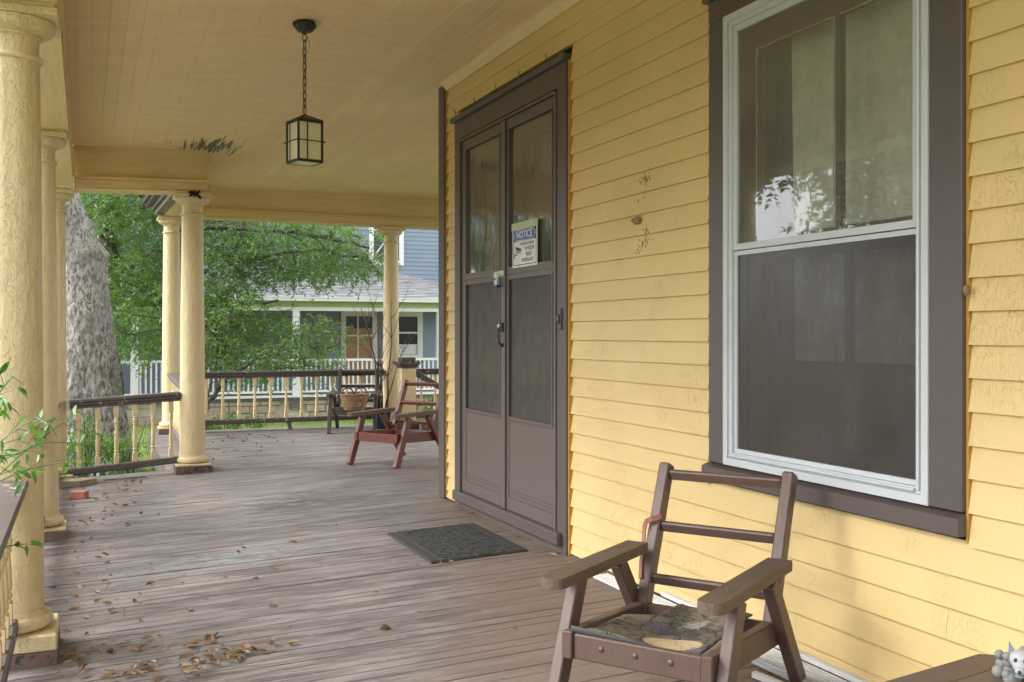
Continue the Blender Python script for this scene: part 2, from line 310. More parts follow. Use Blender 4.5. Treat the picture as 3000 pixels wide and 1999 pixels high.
# ------------------------------------------------------------------ mesh helpers
def rootloc(p):
    v = Vector((0, 0, 0))
    while p is not None: v += p.location; p = p.parent
    return v
class MB:
    def __init__(s): s.v = []; s.f = []
    def add(s, vs, fs):
        o = len(s.v); s.v += [tuple(x) for x in vs]; s.f += [tuple(i+o for i in q) for q in fs]; return s
    def box(s, a, b, ch=0.0):
        x0, y0, z0 = a; x1, y1, z1 = b
        c = Vector(((x0+x1)/2, (y0+y1)/2, (z0+z1)/2))
        return s.obox(c, (Vector((1, 0, 0)), Vector((0, 1, 0)), Vector((0, 0, 1))), ((x1-x0)/2, (y1-y0)/2, (z1-z0)/2), ch)
    def obox(s, c, ax, h, ch=0.0):
        c = Vector(c); X, Y, Z = [Vector(a) for a in ax]
        if ch <= 0:
            vs = [c+X*h[0]*i+Y*h[1]*j+Z*h[2]*k for i in (-1, 1) for j in (-1, 1) for k in (-1, 1)]
            return s.add(vs, [(0, 1, 3, 2), (4, 6, 7, 5), (0, 4, 5, 1), (2, 3, 7, 6), (0, 2, 6, 4), (1, 5, 7, 3)])
        vs = []; idx = {}
        for i in (-1, 1):
            for j in (-1, 1):
                for k in (-1, 1):
                    for a in range(3):
                        q = [h[0]-ch, h[1]-ch, h[2]-ch]; q[a] = h[a]
                        idx[(i, j, k, a)] = len(vs); vs.append(c+X*q[0]*i+Y*q[1]*j+Z*q[2]*k)
        fs = []
        for a in range(3):
            b_, c_ = (a+1) % 3, (a+2) % 3
            for sg in (-1, 1):
                loop = []
                for (u, w_) in ((-1, -1), (1, -1), (1, 1), (-1, 1)):
                    t = [0, 0, 0]; t[a] = sg; t[b_] = u; t[c_] = w_; loop.append(idx[(*t, a)])
                fs.append(tuple(loop if sg > 0 else loop[::-1]))
            for u in (-1, 1):
                for w_ in (-1, 1):
                    def key(e, face):
                        t = [0, 0, 0]; t[a] = e; t[b_] = u; t[c_] = w_; return idx[(*t, face)]
                    q = (key(-1, b_), key(1, b_), key(1, c_), key(-1, c_))
                    fs.append(q if u*w_ < 0 else q[::-1])
        for i in (-1, 1):
            for j in (-1, 1):
                for k in (-1, 1):
                    q = (idx[(i, j, k, 0)], idx[(i, j, k, 1)], idx[(i, j, k, 2)])
                    fs.append(q if i*j*k > 0 else q[::-1])
        return s.add(vs, fs)
    def bar(s, p, q, wd, th, up=(0, 0, 1), ch=0.003):
        """square bar from p to q; wd across `up`, th along `up`"""
        p, q = Vector(p), Vector(q); d = (q-p); L = d.length; d.normalize()
        up = Vector(up); side = d.cross(up)
        if side.length < 1e-4: side = d.cross(Vector((1, 0, 0)))
        side.normalize(); u2 = side.cross(d).normalized()
        return s.obox((p+q)/2, (d, side, u2), (L/2, wd/2, th/2), ch)
    def prism(s, poly, e, x=(1, 0, 0), y=(0, 1, 0), o=(0, 0, 0)):
        """extrude a 2D polygon (in axes x,y at origin o) by vector e"""
        x, y, o, e = Vector(x), Vector(y), Vector(o), Vector(e); n = len(poly)
        a = [o+x*p[0]+y*p[1] for p in poly]; b = [v+e for v in a]
        return s.add(a+b, [tuple(range(n))[::-1], tuple(range(n, 2*n))]+[(i, (i+1) % n, (i+1) % n+n, i+n) for i in range(n)])
    def lathe(s, prof, c, n=20, mod=None):
        c = Vector(c); m = len(prof); vs = []
        for (r, z) in prof:
            for i in range(n):
                a = 2*math.pi*i/n; rr = r*(mod(i) if mod else 1)
                vs.append(c+Vector((rr*math.cos(a), rr*math.sin(a), z)))
        fs = [(j*n+i, j*n+(i+1) % n, (j+1)*n+(i+1) % n, (j+1)*n+i) for j in range(m-1) for i in range(n)]
        fs += [tuple(range(n))[::-1], tuple(range((m-1)*n, m*n))]
        return s.add(vs, fs)
    def tube(s, pts, rad, n=8):
        pts = [Vector(p) for p in pts]; m = len(pts); vs = []
        if not hasattr(rad, '__len__'): rad = [rad]*m
        for i, p in enumerate(pts):
            d = (pts[min(i+1, m-1)]-pts[max(i-1, 0)]).normalized()
            a = Vector((0, 0, 1)) if abs(d.z) < 0.9 else Vector((1, 0, 0))
            x = d.cross(a).normalized(); y = d.cross(x)
            for k in range(n):
                t = 2*math.pi*k/n; vs.append(p+(x*math.cos(t)+y*math.sin(t))*rad[i])
        fs = [(j*n+i, j*n+(i+1) % n, (j+1)*n+(i+1) % n, (j+1)*n+i) for j in range(m-1) for i in range(n)]
        fs += [tuple(range(n))[::-1], tuple(range((m-1)*n, m*n))]
        return s.add(vs, fs)
    def ball(s, c, r, n=10, m=6):
        r = r if hasattr(r, '__len__') else (r, r, r)
        c = Vector(c); vs = [c-Vector((0, 0, r[2]))]
        for j in range(1, m):
            b = math.pi*j/m
            for i in range(n):
                a = 2*math.pi*i/n
                vs.append(c+Vector((r[0]*math.sin(b)*math.cos(a), r[1]*math.sin(b)*math.sin(a), -r[2]*math.cos(b))))
        vs.append(c+Vector((0, 0, r[2])))
        fs = [(0, 1+(i+1) % n, 1+i) for i in range(n)]
        for j in range(m-2):
            fs += [(1+j*n+i, 1+j*n+(i+1) % n, 1+(j+1)*n+(i+1) % n, 1+(j+1)*n+i) for i in range(n)]
        L = len(vs)-1; fs += [(L, 1+(m-2)*n+i, 1+(m-2)*n+(i+1) % n) for i in range(n)]
        return s.add(vs, fs)
    def mesh(s, name, mat, smooth=False, off=Vector((0, 0, 0))):
        me = bpy.data.meshes.new(name)
        me.from_pydata([(v[0]-off[0], v[1]-off[1], v[2]-off[2]) for v in s.v], [], s.f)
        me.materials.append(M[mat] if isinstance(mat, str) else mat)
        if smooth:
            me.polygons.foreach_set('use_smooth', [True]*len(me.polygons))
            if smooth != 'all': me.set_sharp_from_angle(angle=R(38))
        me.update(); return me
    def build(s, name, mat, parent=None, smooth=False, kind=None, label=None):
        o = bpy.data.objects.new(name, s.mesh(name, mat, smooth, rootloc(parent)))
        C.objects.link(o)
        if parent: o.parent = parent
        if kind: o['kind'] = kind
        if label: o['label'] = label
        return o
def np_mesh(name, verts, nper, mat, parent=None, kind='stuff'):
    """many separate n-gons from an (N,nper,3) array"""
    V = np.asarray(verts, dtype=np.float32).reshape(-1, nper, 3); off = rootloc(parent)
    V = V-np.array(off, dtype=np.float32); N = V.shape[0]
    me = bpy.data.meshes.new(name); me.vertices.add(N*nper); me.vertices.foreach_set('co', V.ravel())
    me.loops.add(N*nper); me.loops.foreach_set('vertex_index', np.arange(N*nper, dtype=np.int32))
    me.polygons.add(N); me.polygons.foreach_set('loop_start', np.arange(0, N*nper, nper, dtype=np.int32))
    me.update(calc_edges=True); me.validate(); me.materials.append(M[mat])
    o = bpy.data.objects.new(name, me); C.objects.link(o)
    if parent: o.parent = parent
    if kind: o['kind'] = kind
    return o
def thing(name, label, cat, loc=(0, 0, 0), group=None):
    o = bpy.data.objects.new(name, None); C.objects.link(o); o.empty_display_size = 0.1
    o.location = loc; o['label'] = label; o['category'] = cat
    if group: o['group'] = group
    return o
def tag(o, label, cat, group=None):
    o['label'] = label; o['category'] = cat
    if group: o['group'] = group
    return o
def struct(o): o['kind'] = 'structure'; return o
def copy_tree(o, parent=None):
    c = o.copy(); C.objects.link(c)
    if parent is not None: c.parent = parent
    for ch in o.children: copy_tree(ch, c)
    return c

# ------------------------------------------------------------------ sagging floor and ceiling surfaces
def smooth01(t): t = max(0, min(1, t)); return t*t*(3-2*t)
def fz(x, y): return -0.04*max(0.0, 2.55-x)*(1-smooth01((y-10.0)/3.0))
def cz(x, y):
    k = smooth01((y-10.3)/3.0)
    near = 3.17-0.077*(2.55-x) if x < 2.55 else 3.17
    sag = 2.965+0.021*(x+0.14) if x < 1.07 else (2.99+0.074*(min(x, 2.55)-1.07))
    j = smooth01((y-6.2)/3.6); near = near*(1-j)+sag*j
    return near*(1-k)+3.105*k

# ================================================================== GROUND
g = MB(); N_ = 60
g.add([(-80, -60, -0.78), (90, -60, -0.78), (90, 140, -0.78), (-80, 140, -0.78)], [(0, 1, 2, 3)])
lawn = struct(g.build('lawn', 'ground'))
for (x0_, x1_) in ((-3.6, -2.0), ):  # pale walk added out of view to bounce light onto the ceiling
    yy_ = -6.0
    pv = struct(bpy.data.objects.new('added_bounce_walk', None)); C.objects.link(pv)
    while yy_ < 30: MB().box((x0_, yy_, -0.80), (x1_, yy_+1.49, -0.745), 0.006).build('bounce_slab', 'concrete', pv); yy_ += 1.5
rs = np.random.RandomState(3)
n = 26000
P = np.stack([rs.uniform(0.2, 8.5, n), 13.9+10.2*rs.rand(n)**1.3, np.full(n, -0.78)], 1)
a = rs.uniform(0, 2*np.pi, n); hgt = rs.uniform(0.04, 0.11, n); wv = np.stack([np.cos(a), np.sin(a), 0*a], 1)*0.006
tip = P+np.stack([rs.normal(0, 0.03, n), rs.normal(0, 0.03, n), hgt], 1)
np_mesh('grass', np.stack([P-wv, P+wv, tip], 1), 3, 'grass')
bpy.data.objects['grass']['label'] = 'short green grass between the porch and the blue house'

# ================================================================== PORCH FLOOR
pf = struct(bpy.data.objects.new('porch_floor', None)); C.objects.link(pf)
BW = 0.083; y = 1.0; row = 0
def floor_board(x0, x1, y0, y1, dz):
    m = MB(); xs = [x0]+([2.55] if x0 < 2.5 and x1 > 2.6 else [])+[x1]
    top = []; 
    for x in xs: top += [(x, y0, fz(x, y0)+dz), (x, y1, fz(x, y1)+dz)]
    bot = [(p[0], p[1], p[2]-0.024) for p in top]; k = len(top); vs = top+bot; fs = []
    for i in range(len(xs)-1):
        q = 2*i; fs += [(q, q+2, q+3, q+1), (q+k, q+k+1, q+k+3, q+k+2), (q, q+k, q+k+2, q+2), (q+1, q+3, q+k+3, q+k+1)]
    fs += [(0, 1, k+1, k), (k-2, 2*k-2, 2*k-1, k-1)]
    m.add(vs, fs); m.build('floor_board', 'floor', pf)
while y < 13.86:
    xl = -0.43 if y < 10.42 else 0.72
    xr = 2.57 if y < 7.45 else 6.5
    gap = 0.0028 if rnd.random() > 0.16 else 0.0060
    cut = rnd.uniform(0.0, 2.2); yy = y+gap; y1 = y+BW-0.0012
    a0 = xl+rnd.uniform(-0.006, 0.006)
    if 10.10 < y < 10.2 and True:                 # the rotted gap at the edge beside the railing
        floor_board(a0, 0.16, yy, y1, 0.0); floor_board(0.52, xr, yy, y1, 0.0)
    elif rnd.random() < 0.55:
        cut = xl+0.3+cut
        floor_board(a0, cut-0.001, yy, y1, rnd.uniform(-0.0012, 0.0012)); floor_board(cut+0.001, xr, yy, y1, rnd.uniform(-0.0012, 0.0012))
    else: floor_board(a0, xr, yy, y1, rnd.uniform(-0.0012, 0.0012))
    y += BW
m = MB()                                          # fascia boards below
for (x0, x1, y0, y1) in ((-0.41, -0.38, 1.0, 10.40), (0.74, 0.77, 10.44, 13.82)):
    za = [fz(x0, y0), fz(x0, y1)]
    m.add([(x0, y0, za[0]-0.03), (x1, y0, za[0]-0.03), (x1, y1, za[1]-0.03), (x0, y1, za[1]-0.03), (x0, y0, -0.30), (x1, y0, -0.30), (x1, y1, -0.30), (x0, y1, -0.30)],
          [(0, 1, 2, 3), (4, 7, 6, 5), (0, 4, 5, 1), (2, 6, 7, 3), (0, 3, 7, 4), (1, 5, 6, 2)])
m.box((-0.38, 10.37, -0.32), (0.74, 10.40, -0.14)); m.box((0.77, 13.78, -0.28), (6.5, 13.81, -0.03))
m.build('floor_fascia', 'rail', pf)
m = MB(); m.box((-0.2, 1.0, -0.78), (6.5, 10.2, -0.20)); m.box((0.95, 10.2, -0.78), (6.5, 13.6, -0.12)); m.build('dark_void_fill', 'dark', pf)  # near-black block fills the void under the boards, standing for its shade

# ================================================================== PORCH CEILING
pc = struct(bpy.data.objects.new('porch_ceiling', None)); C.objects.link(pc)
x = -0.14
def ceil_board(x0, x1, y0, y1, mat):
    m = MB(); ys = [t for t in (y0, 6.2, 7.1, 8.0, 8.9, 9.8, 10.3, 11.0, 11.8, 12.6, y1) if y0 <= t <= y1]; ys = sorted(set(ys+[y1])); vs = []; dz = rnd.uniform(-0.0006, 0.0006); gd = rnd.choice((0.0003, 0.0006, 0.0012, 0.0022))
    pr = [(x0+0.0004, gd), (x0+0.0006+gd, 0.0), (x1-0.0016, 0.0), (x1-0.0004, 0.0010), (x1-0.0004, 0.02), (x0+0.0004, 0.02)]
    for yy in ys:
        for (px, pz) in pr: vs.append((px, yy, cz(px, yy)+pz+dz))
    fs = []
    for j in range(len(ys)-1):
        for i in range(6): fs.append((j*6+i, j*6+(i+1) % 6, (j+1)*6+(i+1) % 6, (j+1)*6+i))
    fs += [tuple(range(6))[::-1], tuple(range((len(ys)-1)*6, len(ys)*6))]
    m.add(vs, fs).build('ceiling_board', mat, pc)
while x < 6.4:
    x1 = x+0.088
    y0 = 0.6 if x < 2.54 else 7.54
    mat = 'ceil_peel' if x < 1.8 else 'ceil'
    yend = 13.62
    yc = rnd.uniform(6.0, 9.0)
    if x < 0.85: ceil_board(x, x1, y0, 10.20, mat)
    elif rnd.random() < 0.4 and y0 < 5: ceil_board(x, x1, y0, yc, mat); ceil_board(x, x1, yc+0.0015, yend, mat)
    else: ceil_board(x, x1, y0, yend, mat)
    x = x1
m = MB()                                          # roof deck above (keeps the sky off the ceiling)
m.box((-0.75, 0.3, 3.26), (6.8, 10.7, 3.34)); m.box((0.35, 10.7, 3.26), (6.8, 14.2, 3.34)); m.build('roof_deck', 'brown', pc)
m = MB(); m.box((-0.16, 0.55, 3.0), (2.6, 0.6, 3.26)); m.build('end_board', 'ceil', pc)

# ================================================================== BEAMS
def beam_run(name, label, axis, a0, a1, inner, outer, zb0, zb1, ztop, inside_sign, mo=0.345):
    """box beam along axis 'x' or 'y' from a0 to a1; inner/outer are the two faces"""
    t = thing(name, label, 'beam')
    def P(al, ac, z): return (al, ac, z) if axis == 'x' else (ac, al, z)
    def quadbox(i0, i1, z0, z1, nm, mat):        # z0,z1 offsets above sagging bottom line
        lo, hi = sorted((i0, i1)); vs = []
        for al, zb in ((a0, zb0), (a1, zb1)):
            vs += [P(al, lo, zb+z0), P(al, hi, zb+z0), P(al, hi, zb+z1 if z1 < 1 else z1), P(al, lo, zb+z1 if z1 < 1 else z1)]
        m = MB(); f = [(0, 1, 2, 3), (7, 6, 5, 4), (0, 4, 5, 1), (1, 5, 6, 2), (2, 6, 7, 3), (3, 7, 4, 0)]
        if axis == 'x': f = [q[::-1] for q in f]
        m.add(vs, f); return m.build(nm, mat, t)
    s = inside_sign; mat = 'trimy' if axis == 'x' else 'trimyY'
    quadbox(inner, outer, 0.0, 0.012, 'soffit_board', mat)
    quadbox(inner+s*0.0, outer, 0.0145, 0.085, 'beam_trim', mat)
    quadbox(inner+s*0.014, outer-s*0.014, 0.0875, 0.112, 'beam_moulding', mat)
    quadbox(inner-s*0.034, outer+s*0.034, 0.1145, ztop, 'beam_face', mat)
    quadbox(inner-s*0.010, inner-s*0.033, mo-0.006, mo+0.055, 'crown_moulding', mat)
    quadbox(inner-s*0.002, inner-s*0.0095, mo+0.018, mo+0.055, 'crown_bead', mat)
    return t, quadbox
beam_run('porch_beam', 'long yellow beam over the row of columns on the left', 'y', 0.7, 10.13, -0.105, -0.43, 2.625, 2.585, 3.03, 1, 0.30)
beam_run('porch_beam', 'short yellow cross beam between the left row and the peeling column', 'x', -0.10, 1.07, 10.14, 10.46, 2.572, 2.600, 3.06, -1)
beam_run('porch_beam', 'short receding yellow beam with brown moulding behind the peeling column', 'y', 10.47, 13.47, 1.12, 0.90, 2.605, 2.725, 3.13, 1)
beam_run('porch_beam', 'far yellow beam across the end of the porch above the white railing', 'x', 0.90, 6.6, 13.48, 13.80, 2.735, 2.700, 3.16, -1, 0.335)
t = thing('roof_cornice', 'brown stepped outer cornice behind the top of the peeling column', 'cornice')
for i, (x0, x1, dz, h) in enumerate(((0.80, 0.897, 0.03, 0.05), (0.765, 0.86, 0.083, 0.045), (0.70, 0.82, 0.131, 0.03), (0.66, 0.80, 0.164, 0.07), (0.60, 0.79, 0.237, 0.05), (0.45, 0.78, 0.290, 0.06))):
    m = MB(); vs = []
    for yy, zb in ((10.50, 2.605), (13.7, 2.72)):
        vs += [(x0, yy, zb+dz), (x1, yy, zb+dz), (x1, yy, zb+dz+h), (x0, yy, zb+dz+h)]
    m.add(vs, [(0, 1, 2, 3), (7, 6, 5, 4), (0, 4, 5, 1), (1, 5, 6, 2), (2, 6, 7, 3), (3, 7, 4, 0)]).build('cornice_step', 'rail', t)

# ================================================================== COLUMNS
def column(x, y, ztop, label, rb=0.118, rt=0.098, pl=0.168, ph=0.0):
    z0 = fz(x, y)-0.004; t = thing('porch_column', label, 'column', (x, y, z0), 'round yellow porch columns')
    H = ztop-z0
    def L(m, nm, mat, sm=True): return m.build(nm, mat, t, sm)
    m = MB(); m.box((x-pl, y-pl, z0), (x+pl, y+pl, z0+0.065), 0.006); L(m, 'plinth', 'base_worn', False)
    m = MB(); m.box((x-pl+0.004, y-pl+0.004, z0+0.067), (x+pl-0.004, y+pl-0.004, z0+0.088+ph), 0.006); L(m, 'plinth_top', 'col', False)
    tor = [(rb*0.9, 0.089+ph)]+[(rb+0.012+0.024*math.sin(a), 0.120+ph-0.028*math.cos(a)) for a in np.linspace(0.2, math.pi-0.2, 8)]+[(rb+0.008, 0.150+ph), (rb+0.004, 0.166+ph)]
    L(MB().lathe(tor, (x, y, z0), 32), 'base_ring', 'col')
    zs = np.linspace(0.160, H-0.215, 14); prof = []
    for z in zs:
        k = (z-0.16)/(H-0.375); prof.append((rb-(rb-rt)*(k**1.6), z))
    L(MB().lathe(prof, (x, y, z0), 48, lambda i: 0.984 if i % 6 == 0 else 1.0), 'shaft', 'col', True)
    ring = [(rt*0.95, H-0.222)]+[(rt+0.004+0.011*math.sin(a), H-0.207-0.012*math.cos(a)) for a in np.linspace(0, math.pi, 6)]+[(rt*0.95, H-0.192)]
    L(MB().lathe(ring, (x, y, z0), 32), 'neck_ring', 'col')
    cap = [(rt*0.97, H-0.20), (rt*0.97, H-0.125), (rt+0.010, H-0.118), (rt+0.010, H-0.108)]
    cap += [(rt+0.012+0.052*math.sin(a), H-0.055-0.052*math.cos(a)) for a in np.linspace(0.25, math.pi/2, 6)]+[(rt+0.060, H-0.050)]
    L(MB().lathe(cap, (x, y, z0), 32), 'capital', 'col')
    a_ = rt+0.072; m = MB(); m.box((x-a_, y-a_, z0+H-0.050), (x+a_, y+a_, z0+H-0.018), 0.004)
    m.box((x-a_+0.012, y-a_+0.012, z0+H-0.019), (x+a_-0.012, y+a_-0.012, z0+H-0.001)); L(m, 'abacus', 'col', False)
    return t
column(-0.29, 4.80, 2.610, 'nearest yellow column at the left edge with flaking paint', 0.128, 0.112, 0.185, 0.045)
column(-0.285, 7.56, 2.602, 'second yellow column from the left edge, standing behind the nearest one')
column(-0.270, 10.28, 2.578, 'slim yellow column where the left row meets the corner railing', 0.112, 0.098)
column(0.945, 10.28, 2.598, 'yellow corner column with rotted capital beside the short railing')
column(1.000, 13.63, 2.733, 'yellow column set back behind the rotted corner column', 0.115, 0.098)
column(3.86, 13.63, 2.712, 'lone yellow column at the far end in front of the blue house', 0.112, 0.095)
# rot cavity on the corner capital
m = MB(); rr = random.Random(4)
for i in range(20):
    a = rr.uniform(-0.06, 0.04); m.obox((0.955+a, 10.106+rr.uniform(-0.003, 0.004), 2.588-rr.random()**1.5*0.055*(1-abs(a)*7)), (Vector((1, 0, rr.uniform(-1, 1))).normalized(), Vector((0, 1, 0)), Vector((rr.uniform(-1, 1)*-1, 0, 1)).normalized()), (rr.uniform(0.01, 0.024), 0.004, rr.uniform(0.006, 0.014)))
o = m.build('rotted_wood', plain('black_rot', (0.025, 0.016, 0.012), 0.95)); tag(o, 'dark rotted patch on the capital of the corner column', 'rot')

# ================================================================== RAILINGS
def rail_run(label, p0, p1, zt0, zt1, zb0, zb1, nb, top_w=0.13, first=0.5, yard=False, bmat='balu'):
    """p0,p1 plan points; zt top of handrail, zb top of bottom rail at either end"""
    t = thing('porch_railing', label, 'railing', (*p0, zb0), 'porch railings of yellow balusters')
    p0, p1 = Vector((*p0, 0)), Vector((*p1, 0)); d = (p1-p0).normalized()
    def at(k, z0, z1): q = p0.lerp(p1, k); q.z = z0+(z1-z0)*k; return q
    for (off, wd, th, nm) in ((0.0, top_w, 0.030, 'top_rail'), (-0.032, top_w*0.80, 0.026, 'rail_moulding'), (-0.060, top_w*0.62, 0.024, 'rail_bed')):
        m = MB(); m.bar(at(0, zt0, zt1)+Vector((0, 0, off-th/2)), at(1, zt0, zt1)+Vector((0, 0, off-th/2)), wd, th, ch=0.006); m.build(nm, 'rail', t)
    m = MB(); m.bar(at(0, zb0, zb1)+Vector((0, 0, -0.03)), at(1, zb0, zb1)+Vector((0, 0, -0.03)), 0.075, 0.06, ch=0.010); m.build('bottom_rail', 'rail', t)
    for i in range(nb):
        k = (i+first)/nb; b = at(k, zb0, zb1); T = at(k, zt0, zt1).z-0.085; h = T-b.z
        m = MB(); sq = 0.021
        for (za, zc_) in ((0.0, 0.085), (h-0.10, h)):
            m.obox(b+Vector((0, 0, (za+zc_)/2)), (d, d.cross(Vector((0, 0, 1))), Vector((0, 0, 1))), (sq, sq, (zc_-za)/2), 0.002)
        r0 = 0.0185
        pr = [(r0*0.9, 0.084), (r0*1.15, 0.094), (r0*0.75, 0.100), (r0*1.05, 0.108), (r0*1.12, 0.122), (r0*0.75, 0.130), (r0*1.0, 0.138), (r0*1.08, 0.16), (r0*0.78, h-0.205), (r0*0.72, h-0.190),
              (r0*1.05, h-0.183), (r0*0.75, h-0.175), (r0*1.0, h-0.168), (r0*1.15, h-0.140), (r0*0.8, h-0.128), (r0*1.1, h-0.120), (r0*0.85, h-0.110), (r0*1.05, h-0.099)]
        m.lathe(pr, b, 10); m.build('baluster', bmat, t, True)
    return t
rail_run('near railing in front of the nearest column, top rail wide and chipped', (-0.29, 1.2), (-0.29, 4.64), 0.655, 0.655, 0.085, 0.095, 18, 0.15)
rail_run('railing hidden between the first and second left columns', (-0.285, 4.95), (-0.285, 7.43), 0.655, 0.65, 0.08, 0.06, 13)
rail_run('railing end seen between the second column and the slim column', (-0.275, 7.70), (-0.275, 10.15), 0.65, 0.64, 0.06, 0.03, 13)
rail_run('sagging corner railing of six balusters in front of the grey trunk', (-0.14, 10.22), (0.83, 10.27), 0.648, 0.700, 0.015, 0.085, 6)
rail_run('receding railing between the corner column and the one set back', (0.965, 10.42), (1.0, 13.50), 0.70, 0.76, 0.09, 0.13, 17)
fr = rail_run('far railing along the end of the porch in front of the lawn', (1.12, 13.60), (3.74, 13.60), 0.765, 0.775, 0.150, 0.160, 13)
for xx in (2.46, ): 
    m = MB(); m.bar((xx, 13.60, 0.10), (xx+0.03, 13.62, 0.0), 0.04, 0.04); m.build('rail_foot', 'rail', fr)
rail_run('far right railing between the lone column and the house wall', (3.98, 13.60), (6.2, 13.60), 0.772, 0.775, 0.155, 0.155, 11)
# newel post with falling handrail
t = thing('newel_post', 'square yellow newel post with brown stepped cap and a falling handrail', 'newel post', (3.93, 13.15, 0))
nx, ny = 3.93, 13.12
m = MB(); m.box((nx-0.10, ny-0.10, 0.10), (nx+0.10, ny+0.10, 0.80), 0.006); m.build('post', 'col', t)
m = MB()
for (h, z0, z1) in ((0.110, 0.80, 0.825), (0.125, 0.825, 0.845), (0.145, 0.845, 0.885), (0.095, 0.885, 0.94)): m.box((nx-h, ny-h, z0+0.0005), (nx+h, ny+h, z1), 0.004)
m.build('cap', 'rail', t)
m = MB(); m.box((nx-0.135, ny-0.135, 0.0), (nx+0.135, ny+0.135, 0.10), 0.008); m.build('foot', 'rail', t)
m = MB(); m.bar((nx+0.10, ny, 0.745), (nx+1.3, ny-0.35, 0.0), 0.09, 0.075); m.build('handrail', 'rail', t)
t2 = MB(); t2.box((4.08, 12.70, 0.0), (6.3, 12.95, 0.115), 0.006)
tag(t2.build('step_curb', 'rail'), 'low dark brown curb board beside the newel post', 'curb')

# ================================================================== HOUSE WALL
hw = thing('house_wall', 'yellow clapboard house wall along the right of the porch', 'wall', (2.55, 1, 0))
EXPO = 0.1043; WY0, WY1 = 0.5, 7.405
openings = [(2.402, 3.845, 0.585, 2.72), (5.235, 7.168, -1, 2.845)]     # y0,y1,z0,z1
k = -1
def clap(y0, y1, zb, zt):
    m = MB(); X0 = 2.55
    j = rnd.uniform(-0.0015, 0.0015); j2 = rnd.uniform(-0.0015, 0.0015)
    vs = []
    for yy, dj in ((y0, j), (y1, j2)):
        vs += [(X0-0.0225, yy, zb+dj), (X0-0.004, yy, zt+0.012), (X0+0.006, yy, zt+0.012), (X0+0.006, yy, zb+dj)]
    m.add(vs, [(0, 1, 2, 3), (7, 6, 5, 4), (0, 4, 5, 1), (1, 5, 6, 2), (2, 6, 7, 3), (3, 7, 4, 0)])
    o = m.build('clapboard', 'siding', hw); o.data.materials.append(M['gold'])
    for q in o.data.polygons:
        if q.normal.z < -0.7: q.material_index = 1  # undersides: old gold edges, also coloured for bounced light and lap shadow
while True:
    zb = 0.070+k*EXPO; zt = zb+EXPO; k += 1
    if zb > 3.10: break
    zb2 = max(zb, 0.012); segs = [(WY0, WY1)]
    for (a, b, c, d) in openings:
        if zt > c+0.02 and zb < d-0.02:
            ns = []
            for (p, q) in segs:
                if q <= a or p >= b: ns.append((p, q))
                else:
                    if p < a: ns.append((p, a))
                    if q > b: ns.append((b, q))
            segs = ns
    for (p, q) in segs:
        if q-p > 3.0 and rnd.random() < 0.6:
            c = rnd.uniform(p+1, q-1); clap(p, c-0.0008, zb2, zt); clap(c+0.0008, q, zb2, zt)
        else: clap(p, q, zb2, zt)
m = MB()                                            # sheathing behind, with the two openings left out
def sheath(y0, y1, z0, z1): m.box((2.558, y0, z0), (2.60, y1, z1))
sheath(WY0, 2.47, 0, 3.2); sheath(2.47, 3.77, 0, 0.63); sheath(2.47, 3.77, 2.6, 3.2); sheath(3.77, 5.30, 0, 3.2); sheath(5.30, 7.10, 2.75, 3.2); sheath(7.10, 7.42, 0, 3.2)
m.build('sheathing', 'dark', hw)
m = MB(); m.box((2.512, 7.407, 0.0), (2.64, 7.54, 3.16), 0.004); m.build('corner_board', 'brown', hw)
m = MB(); m.box((2.526, 7.390, 0.02), (2.55, 7.406, 3.13)); m.build('paint_edge', 'gold', hw)
m = MB(); m.prism([(0, 0), (0.055, 0.05), (0.055, 0.07), (0, 0.07)], (0, 6.88, 0), (-1, 0, 0), (0, 0, 1), (2.531, 0.52, 3.098)); m.build('crown_moulding', 'trimyY', hw)
m = MB(); m.box((2.535, 0.5, -0.004), (2.557, 5.24, 0.0115)); m.build('base_gap_strip', 'base_worn', hw)
# return wall round the corner
for k in range(30):
    zb = 0.0+k*EXPO
    if zb > 3.05: break
    mm = MB(); vs = []
    for xx in (2.641, 6.5):
        vs += [(xx, 7.520, zb), (xx, 7.506, zb+EXPO+0.01), (xx, 7.49, zb+EXPO+0.01), (xx, 7.49, zb)]
    mm.add(vs, [(3, 2, 1, 0), (4, 5, 6, 7), (0, 1, 5, 4), (1, 2, 6, 5), (2, 3, 7, 6), (3, 0, 4, 7)]).build('clapboard', 'siding', hw)
# dark rooms behind the openings
rm = MB()
for (y0, y1, z0, z1, x1) in ((2.0, 4.3, 0.3, 2.9, 4.2), (5.0, 7.4, 0.0, 2.95, 4.2)):
    x0 = 2.605
    rm.box((x1, y0, z0), (x1+0.05, y1, z1)); rm.box((x0, y0-0.05, z0), (x1, y0, z1)); rm.box((x0, y1, z0), (x1, y1+0.05, z1)); rm.box((x0, y0, z1), (x1, y1, z1+0.05)); rm.box((x0, y0, z0-0.05), (x1, y1, z0))
o = rm.build('interior_room', 'curtain'); struct(o)

